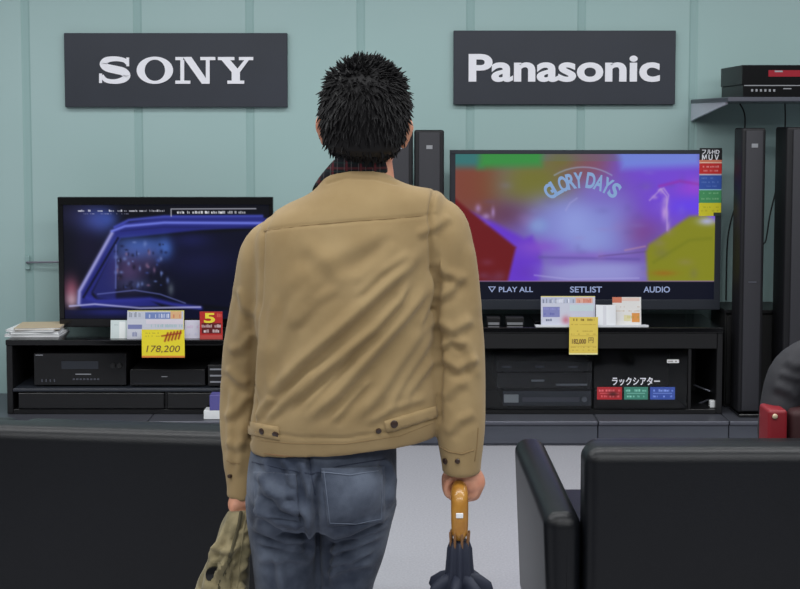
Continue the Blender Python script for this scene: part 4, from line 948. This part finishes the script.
# ---- jeans
b = B()
ring_loft(b, [(258, 425, 392, 420, .105, YM), (252, 445, 396, 440, .118, YM), (248, 468, 397, 463, .13, YM), (247, 490, 396, 486, .135, YM), (249, 508, 392, 504, .125, YM), (256, 520, 384, 517, .10, YM)], n=56, e=.85)
b.ell(P(284, 483, 2.37), .072, .10, .085, 28); b.ell(P(357, 481, 2.37), .075, .10, .085, 28)
for (pts, rr) in (([P(283, 495, 2.40), P(284.5, 540, 2.41), P(287, 589, 2.415), Vector((-.235, 2.43, .50)), Vector((-.24, 2.40, .28)), Vector((-.24, 2.39, .07))], [.078, .072, .064, .060, .062, .064]),
                  ([P(357, 495, 2.40), P(352, 540, 2.41), P(345, 589, 2.415), Vector((-.112, 2.43, .50)), Vector((-.12, 2.40, .28)), Vector((-.12, 2.39, .07))], [.082, .072, .058, .056, .058, .059])):
    b.tube(pts, rr, n=32, flat=1.12, hint=(0, 1, 0), round_ends=False, sub=6)
me = remesh(b.mesh('jeans'), .0045, 5, .5)
J = [([(256, 470), (285, 505), (310, 516)], 5, .005), ([(250, 500), (280, 520), (312, 526)], 4.5, .006), ([(250, 524), (285, 540), (314, 540)], 5, .005), ([(322, 536), (350, 530), (390, 512)], 5, .006), ([(322, 552), (352, 546), (384, 532)], 5, .005),
     ([(256, 560), (290, 556), (314, 562)], 6, .004), ([(322, 575), (350, 566), (375, 562)], 5, .004), ([(300, 458), (306, 480), (316, 505)], 5, .004), ([(262, 456), (270, 475), (268, 500)], 5, .003), ([(280, 456), (290, 470), (296, 490)], 5, .003), ([(320, 470), (314, 500), (317, 530)], 4, -.006), ([(256, 488), (276, 494), (298, 494)], 4.5, .003), ([(256, 512), (284, 528), (306, 528)], 3.5, .006), ([(256, 540), (284, 548), (312, 550)], 3.5, .005), ([(322, 542), (356, 536), (388, 524)], 3.5, .006), ([(324, 562), (350, 560), (376, 548)], 4, .005),
     ([(386, 456), (392, 480), (388, 508)], 4, .006), ([(264, 470), (262, 500), (258, 530)], 4, .004), ([(300, 500), (308, 520), (312, 560)], 4, .005), ([(338, 535), (336, 560), (332, 589)], 5, .005), ([(276, 550), (280, 570), (284, 600)], 5, .004)]
folds(me, [(p_, w_*.85, a_*2.0) for p_, w_, a_ in J], rough=.002, seams=[([(308, 452), (312, 480), (317, 505), (318, 589)], 2.4, .008)])
jeans = link('jeans', me, man, M['denim'], smooth=True); bv = bvh_of(jeans)
pk = patch('back_pocket', bv, ((321, 468), (385, 466), (384, 522), (328, 526)), M['denim'], jeans, th=.0035, n=40, m=40); pk2 = patch('back_pocket', bv, ((254, 472), (296, 474), (300, 522), (256, 516)), M['denim'], jeans, th=.0028, n=40, m=40)
bp = bvh_of(pk)
line_on('pocket_stitching', bp, [(322, 472), (350, 475), (384, 470)], .0012, M['thread'], pk); line_on('pocket_stitching', bp, [(324, 471), (330, 523), (356, 524), (381, 519), (382, 470)], .0007, M['thread'], pk)
line_on('seat_seam', bv, [(309, 455), (312, 480), (316, 500)], .0012, M['denim_dark'], jeans); line_on('yoke_stitching', bv, [(252, 462), (280, 468), (310, 474), (340, 466), (392, 458)], .0009, M['denim_dark'], jeans)
b = B(); ring_loft(b, [(255, 428, 394, 423, .112, YM), (251, 442, 397, 437, .124, YM)], n=56, e=.85, sub=2); b.build('belt', M['brown'], man, smooth=True, angle=50)
for xx, yy in ((-.24, 2.39), (-.12, 2.39)):
    b = B(); b.tube([(xx, yy-.03, .055), (xx, yy+.05, .05), (xx, yy+.13, .042), (xx, yy+.18, .036)], [.042, .044, .04, .026], n=20)
    for v in b.bm.verts: v.co.z = max(v.co.z, .0005)
    b.build('shoe', M['rubber'], man, smooth=True)
# ---- hair: a cap with separate tapering locks
b = B(); rings = []
for (z, rx, yc, ry) in catmull([(.056, .044, -.040, .046), (.062, .058, -.032, .060), (.070, .070, -.022, .076), (.092, .079, -.012, .092), (.12, .084, -.008, .100), (.15, .085, -.006, .103), (.18, .079, -.006, .097), (.208, .070, -.006, .086), (.228, .050, -.006, .063), (.240, .026, -.006, .036), (.243, .010, -.006, .012)], 3):
    cut = max(0, (.16-z))*.9
    rings.append([HT @ Vector((rx*math.cos(2*math.pi*k/40), min(yc+ry*math.sin(2*math.pi*k/40), .082-cut*1.1), z)) for k in range(40)])
b.loft(rings)
def lock(b, p, d, L, r, curl, g):
    pts = []; q = Vector(p); dd = Vector(d).normalized()
    for k in range(5):
        pts.append(q.copy()); q = q+dd*(L/4); dd = (dd+Vector((random.gauss(0, curl), random.gauss(0, curl), g+random.gauss(0, curl*.5)))).normalized()
    b.tube(pts, [r, r*.95, r*.75, r*.45, r*.12], n=4, sub=1, round_ends=False)
cc = Vector((0, -.006, .124))
for k in range(4600):
    th_ = random.uniform(0, 2*math.pi); ph = math.asin(random.uniform(-.80, 1))
    n_ = Vector((math.cos(th_)*math.cos(ph), math.sin(th_)*math.cos(ph), math.sin(ph)))
    if n_.y > .45 and n_.z < .35: continue
    if n_.y > .1 and n_.z < -.25: continue
    p = cc+Vector((n_.x*(.079+.006*max(0, n_.z))-.001, n_.y*(.098+.006*max(0, n_.z)), n_.z*((.098 if n_.z < 0 else .113))))
    if p.z < .1: p.x *= (1-(.1-p.z)*2.4); p.y *= (1-(.1-p.z)*1.0)
    top = max(0, n_.z)
    down = Vector((0, 0, -1))-n_*n_.dot(Vector((0, 0, -1)))
    d = n_*(.12+.60*top)+down*(1.15-.85*top)+Vector((.35*top+random.gauss(0, .25), random.gauss(0, .25), random.gauss(0, .12)))
    L = random.uniform(.020, .032) if top < .3 else random.uniform(.018, .032)
    if p.z < .075: L *= .55
    lock(b, HT @ p, HT.to_3x3() @ d, L, random.uniform(.0028, .0046), .13, -.12 if top < .7 else -.02)
b.build('hair', M['hair'], man, smooth=True)

# ================================================================== UMBRELLA in the right hand
ux = P(459.5, 500, 2.315).x; zh = HZ-.040
um = thing('umbrella', 'closed navy umbrella with wooden handle held in the right hand', 'umbrella', (ux, 2.30, .03))
b = B(); r = .0165; hx = HX-.006
zb0 = P(460, 533, 2.31).z
b.tube([(hx, HY+.055, zh-.03), (hx, HY+.062, zh-.008), (hx, HY+.045, zh+.0), (hx, HY+.01, zh), (hx, HY-.015, zh+.002), (ux, 2.325, zh-.002), (ux, 2.309, zh-.022), (ux, 2.306, zb0+.02), (ux, 2.305, zb0)], [.0135, .014, .0115, .0115, .0130, .0165, .0170, .0165, .0155], n=20, sub=5)
hd = b.build('handle', M['wood'], um, smooth=True)
a = P(459, 516, 2.288); b = B(); b.box(ux-.008, ux+.006, 2.2885, 2.2915, a.z-.005, a.z+.005, .001, 1); b.build('handle_label', M['paper'], hd)
b = B(); b.cyl((ux, 2.305, zb0), (ux, 2.305, .03), .005, .004, n=12); b.build('shaft', M['dark_steel'], um, smooth=True)
for k in range(8):
    an = 2*math.pi*k/8+.2; b = B(); zz = P(460, 535, 2.3).z
    b.tube([(ux+.019*math.cos(an), 2.305+.019*math.sin(an), zz+.004), (ux+.017*math.cos(an), 2.305+.017*math.sin(an), zz-.03)], .0028, n=6, sub=1); b.build('rib_tip', M['brown'], um, smooth=True)
def zpx(py): return P(460, py, 2.305).z
def star(z, r0, amp, k8=8, ph=.2, n=96, sc=0):
    return [Vector((ux+(r0*(1+amp*math.cos(k8*(2*math.pi*k/n)+ph)))*math.cos(2*math.pi*k/n), 2.305+(r0*(1+amp*math.cos(k8*(2*math.pi*k/n)+ph)))*math.sin(2*math.pi*k/n), z+sc*math.cos(k8*(2*math.pi*k/n)+ph))) for k in range(n)]
b = B(); b.loft([star(zpx(541), .018, .08), star(zpx(548), .0225, .1), star(zpx(560), .024, .1), star(zpx(574), .026, .12), star(zpx(584), .030, .15), star(zpx(600), .02, .1)])
b.build('canopy_sleeve', M['navy'], um, smooth=True, angle=70)
b = B(); b.loft([star(zpx(571), .020, .1, 7), star(zpx(574), .032, .35, 7, sc=-.002), star(zpx(579), .044, .42, 7, sc=-.006), star(zpx(584), .047, .42, 7, sc=-.010), star(zpx(589), .044, .36, 7, sc=-.010), star(zpx(620), .042, .3, 7), star(zpx(680), .038, .26, 7), star(.25, .03, .22, 7), star(.10, .012, .1, 7)])
b.build('canopy', M['navy'], um, smooth=True, angle=70)
b = B(); b.cyl((ux, 2.305, .11), (ux, 2.305, .031), .006, .004, n=12); b.build('ferrule', M['silver'], um, smooth=True)

# ================================================================== BAG in the left hand
bg = thing('canvas_bag', 'crumpled khaki canvas bag with dark snap held in the left hand', 'bag', (P(222, 600, 2.42).x, 2.43, .45))
b = B()
ring_loft(b, [(229, 510, 249, 510, .022, 2.43), (220, 524, 248, 522, .035, 2.43), (214, 545, 249, 542, .048, 2.43), (205, 566, 249.5, 562, .058, 2.43), (196, 588, 249.5, 584, .066, 2.43), (189, 615, 248, 612, .075, 2.43), (188, 650, 247, 648, .075, 2.43), (196, 676, 242, 675, .06, 2.43)], n=40, e=.9)
me = remesh(b.mesh('bag_body'), .0045, 3, .5)
K = [([(234, 520), (228, 545), (214, 566)], 2.2, .006), ([(242, 525), (234, 552), (232, 580)], 2.2, .006), ([(246, 556), (236, 572), (234, 600)], 2.4, .006), ([(249, 516), (244, 528), (236, 534)], 2, .006), ([(216, 556), (208, 574), (204, 596)], 2.2, .006), ([(226, 566), (230, 580), (222, 600)], 2.4, .005), ([(248, 590), (238, 584), (230, 600)], 2.4, .006),
     ([(238, 512), (236, 540), (226, 560), (212, 584), (206, 600)], 3.5, .007), ([(232, 514), (222, 540), (206, 566), (196, 590)], 3.2, .006), ([(244, 514), (242, 550), (238, 580), (232, 612)], 3.2, .007), ([(248, 530), (240, 545), (234, 550)], 3, .006),
     ([(247, 545), (238, 560), (230, 566)], 3, .005), ([(228, 556), (220, 570), (224, 590)], 4, .006), ([(248, 570), (240, 584), (226, 592)], 3.5, .005), ([(214, 548), (226, 552), (236, 548)], 3, .004), ([(200, 580), (216, 590), (222, 612)], 4, .005)]
folds(me, [(p_, w_, a_*1.4) for p_, w_, a_ in K], rough=.005)
bb_ = link('bag_body', me, bg, M['canvas'], smooth=True); bv = bvh_of(bb_)
line_on('strap', bv, [(241, 513), (238, 530), (232, 552), (222, 575), (216, 600)], .0042, M['canvas_dark'], bg, .001)
line_on('piping', bv, [(246, 514), (243, 535), (240, 560), (236, 600)], .0022, M['canvas'], bg, .001)
bg_flap = patch('flap', bv, ((208, 562), (232, 562), (230, 600), (199, 600)), M['canvas'], bg, th=.0035, n=12, m=12)
disc_on('snap', bvh_of(bg_flap), 213.5, 573.5, .0155, M['gloss'], bg, th=.010)
for yy in (2.425, 2.445):
    b = B(); b.tube([P(230, 522, yy), (LHX-.004, yy+.008, LHZ-.05), (LHX+.001, yy+.01, LHZ-.043), (LHX+.007, yy+.008, LHZ-.05), P(244, 520, yy)], .0055, n=10, flat=.6); b.build('handle', M['canvas_dark'], bg, smooth=True)

# ================================================================== SEATED PERSON at the right edge
px_ = thing('person', 'seated person in dark grey coat at the right edge, mostly out of frame', 'person', (1.42, 3.55, .43))
Yq = 3.52
b = B(); HT2 = Matrix.Translation((1.425, Yq+.03, 1.10)); head(b, HT2)
b.tube([(1.425, Yq, .97), (1.425, Yq, 1.05), (1.425, Yq+.01, 1.16)], [.062, .056, .054], n=20)
b.tube([(1.425, Yq+.02, .46), (1.425, Yq, .7), (1.425, Yq, .9), (1.425, Yq, .97)], [.11, .10, .11, .07], n=24)
for s in (-1, 1):
    b.tube([(1.425+s*.15, Yq, .90), (1.425+s*.275, Yq, .84), (1.425+s*.305, Yq+.0, .715), (1.425+s*.20, Yq+.22, .62), (1.425+s*.1, Yq+.34, .60)], [.04, .038, .034, .030, .026], n=14)
    for k in range(4): b.tube([(1.425+s*(.085+.018*k), Yq+.35, .60), (1.425+s*(.08+.018*k), Yq+.40, .595), (1.425+s*(.08+.016*k), Yq+.43, .58)], [.009, .0085, .007], n=8)
    b.tube([(1.425+s*.07, Yq+.33, .60), (1.425+s*.05, Yq+.36, .60), (1.425+s*.04, Yq+.39, .59)], [.011, .010, .008], n=8)
    b.tube([(1.425+s*.09, Yq+.05, .52), (1.425+s*.11, Yq+.45, .50), (1.425+s*.11, Yq+.50, .30), (1.425+s*.11, Yq+.50, .09)], [.075, .06, .05, .04], n=16)
link('body', remesh(b.mesh('body'), .007, 3), px_, M['skin'], smooth=True)
b = B()
b.tube([(1.425, Yq+.02, .445), (1.425, Yq, .68), (1.425, Yq, .90), (1.425, Yq, .985), (1.425, Yq, 1.04)], [.15, .15, .17, .13, .07], n=28, flat=.8, round_ends=False)
for s in (-1, 1):
    b.tube([(1.425+s*.12, Yq, .93), (1.425+s*.21, Yq, .91), (1.425+s*.275, Yq, .855), (1.425+s*.31, Yq+.0, .715), (1.425+s*.25, Yq+.17, .64), (1.425+s*.13, Yq+.32, .61)], [.07, .066, .062, .05, .048, .04], n=24, round_ends=False)
me = remesh(b.mesh('coat'), .007, 5)
folds(me, [([(772, 385), (790, 392), (800, 400)], 5, .006), ([(785, 358), (795, 366), (806, 364)], 5, .006), ([(778, 372), (790, 376), (804, 380)], 4, .005)], rough=.003)
link('coat', me, px_, M['dgrey'], smooth=True)
b = B()
for s in (-1, 1): b.tube([(1.425+s*.08, Yq+.02, .53), (1.425+s*.11, Yq+.44, .52), (1.425+s*.11, Yq+.52, .42), (1.425+s*.11, Yq+.50, .28), (1.425+s*.11, Yq+.50, .09)], [.085, .075, .065, .06, .055], n=20, round_ends=False)
link('trousers', remesh(b.mesh('trousers'), .007, 4), px_, M['navy'], smooth=True)
for s in (-1, 1):
    b = B(); b.tube([(1.425+s*.11, Yq+.47, .05), (1.425+s*.11, Yq+.6, .045), (1.425+s*.11, Yq+.68, .035)], [.042, .04, .03], n=16)
    for v in b.bm.verts: v.co.z = max(v.co.z, .0005)
    b.build('shoe', M['rubber'], px_, smooth=True)
b = B(); b.ell(HT2 @ Vector((0, -.012, .145)), .084, .10, .10, 28)
for k in range(500):
    th_ = random.uniform(0, 2*math.pi); ph = math.asin(random.uniform(-.5, 1)); n_ = Vector((math.cos(th_)*math.cos(ph), math.sin(th_)*math.cos(ph), math.sin(ph)))
    if n_.y > .4 and n_.z < .4: continue
    lock(b, HT2 @ (Vector((0, -.012, .145))+Vector((n_.x*.08, n_.y*.096, n_.z*.096))), n_*.4+Vector((0, 0, -.8)), .03, .005, .1, -.1)
b.build('hair', M['hair'], px_, smooth=True)
# red bag beside the seated person
a = P(769, 420, 3.4).x; c = P(800, 420, 3.4).x; z1 = P(770, 409, 3.42).z
t = thing('handbag', 'red leather handbag with pale stud beside the seated person in grey', 'bag', ((a+c)/2, 3.44, .43))
b = B(); b.box(a, a+.056, 3.405, 3.50, .432, z1, .010, 4); b.build('side_panel', M['red'], t, smooth=True, angle=50)
b = B(); b.box(a+.067, c+.06, 3.41, 3.5, .432, z1-.004, .018, 4); b.build('main_panel', M['maroon'], t, smooth=True, angle=50)
p = P(775, 416.5, 3.402); b = B(); b.ell(p, .008, .005, .008, 14); b.build('stud', M['paper2'], t, smooth=True)
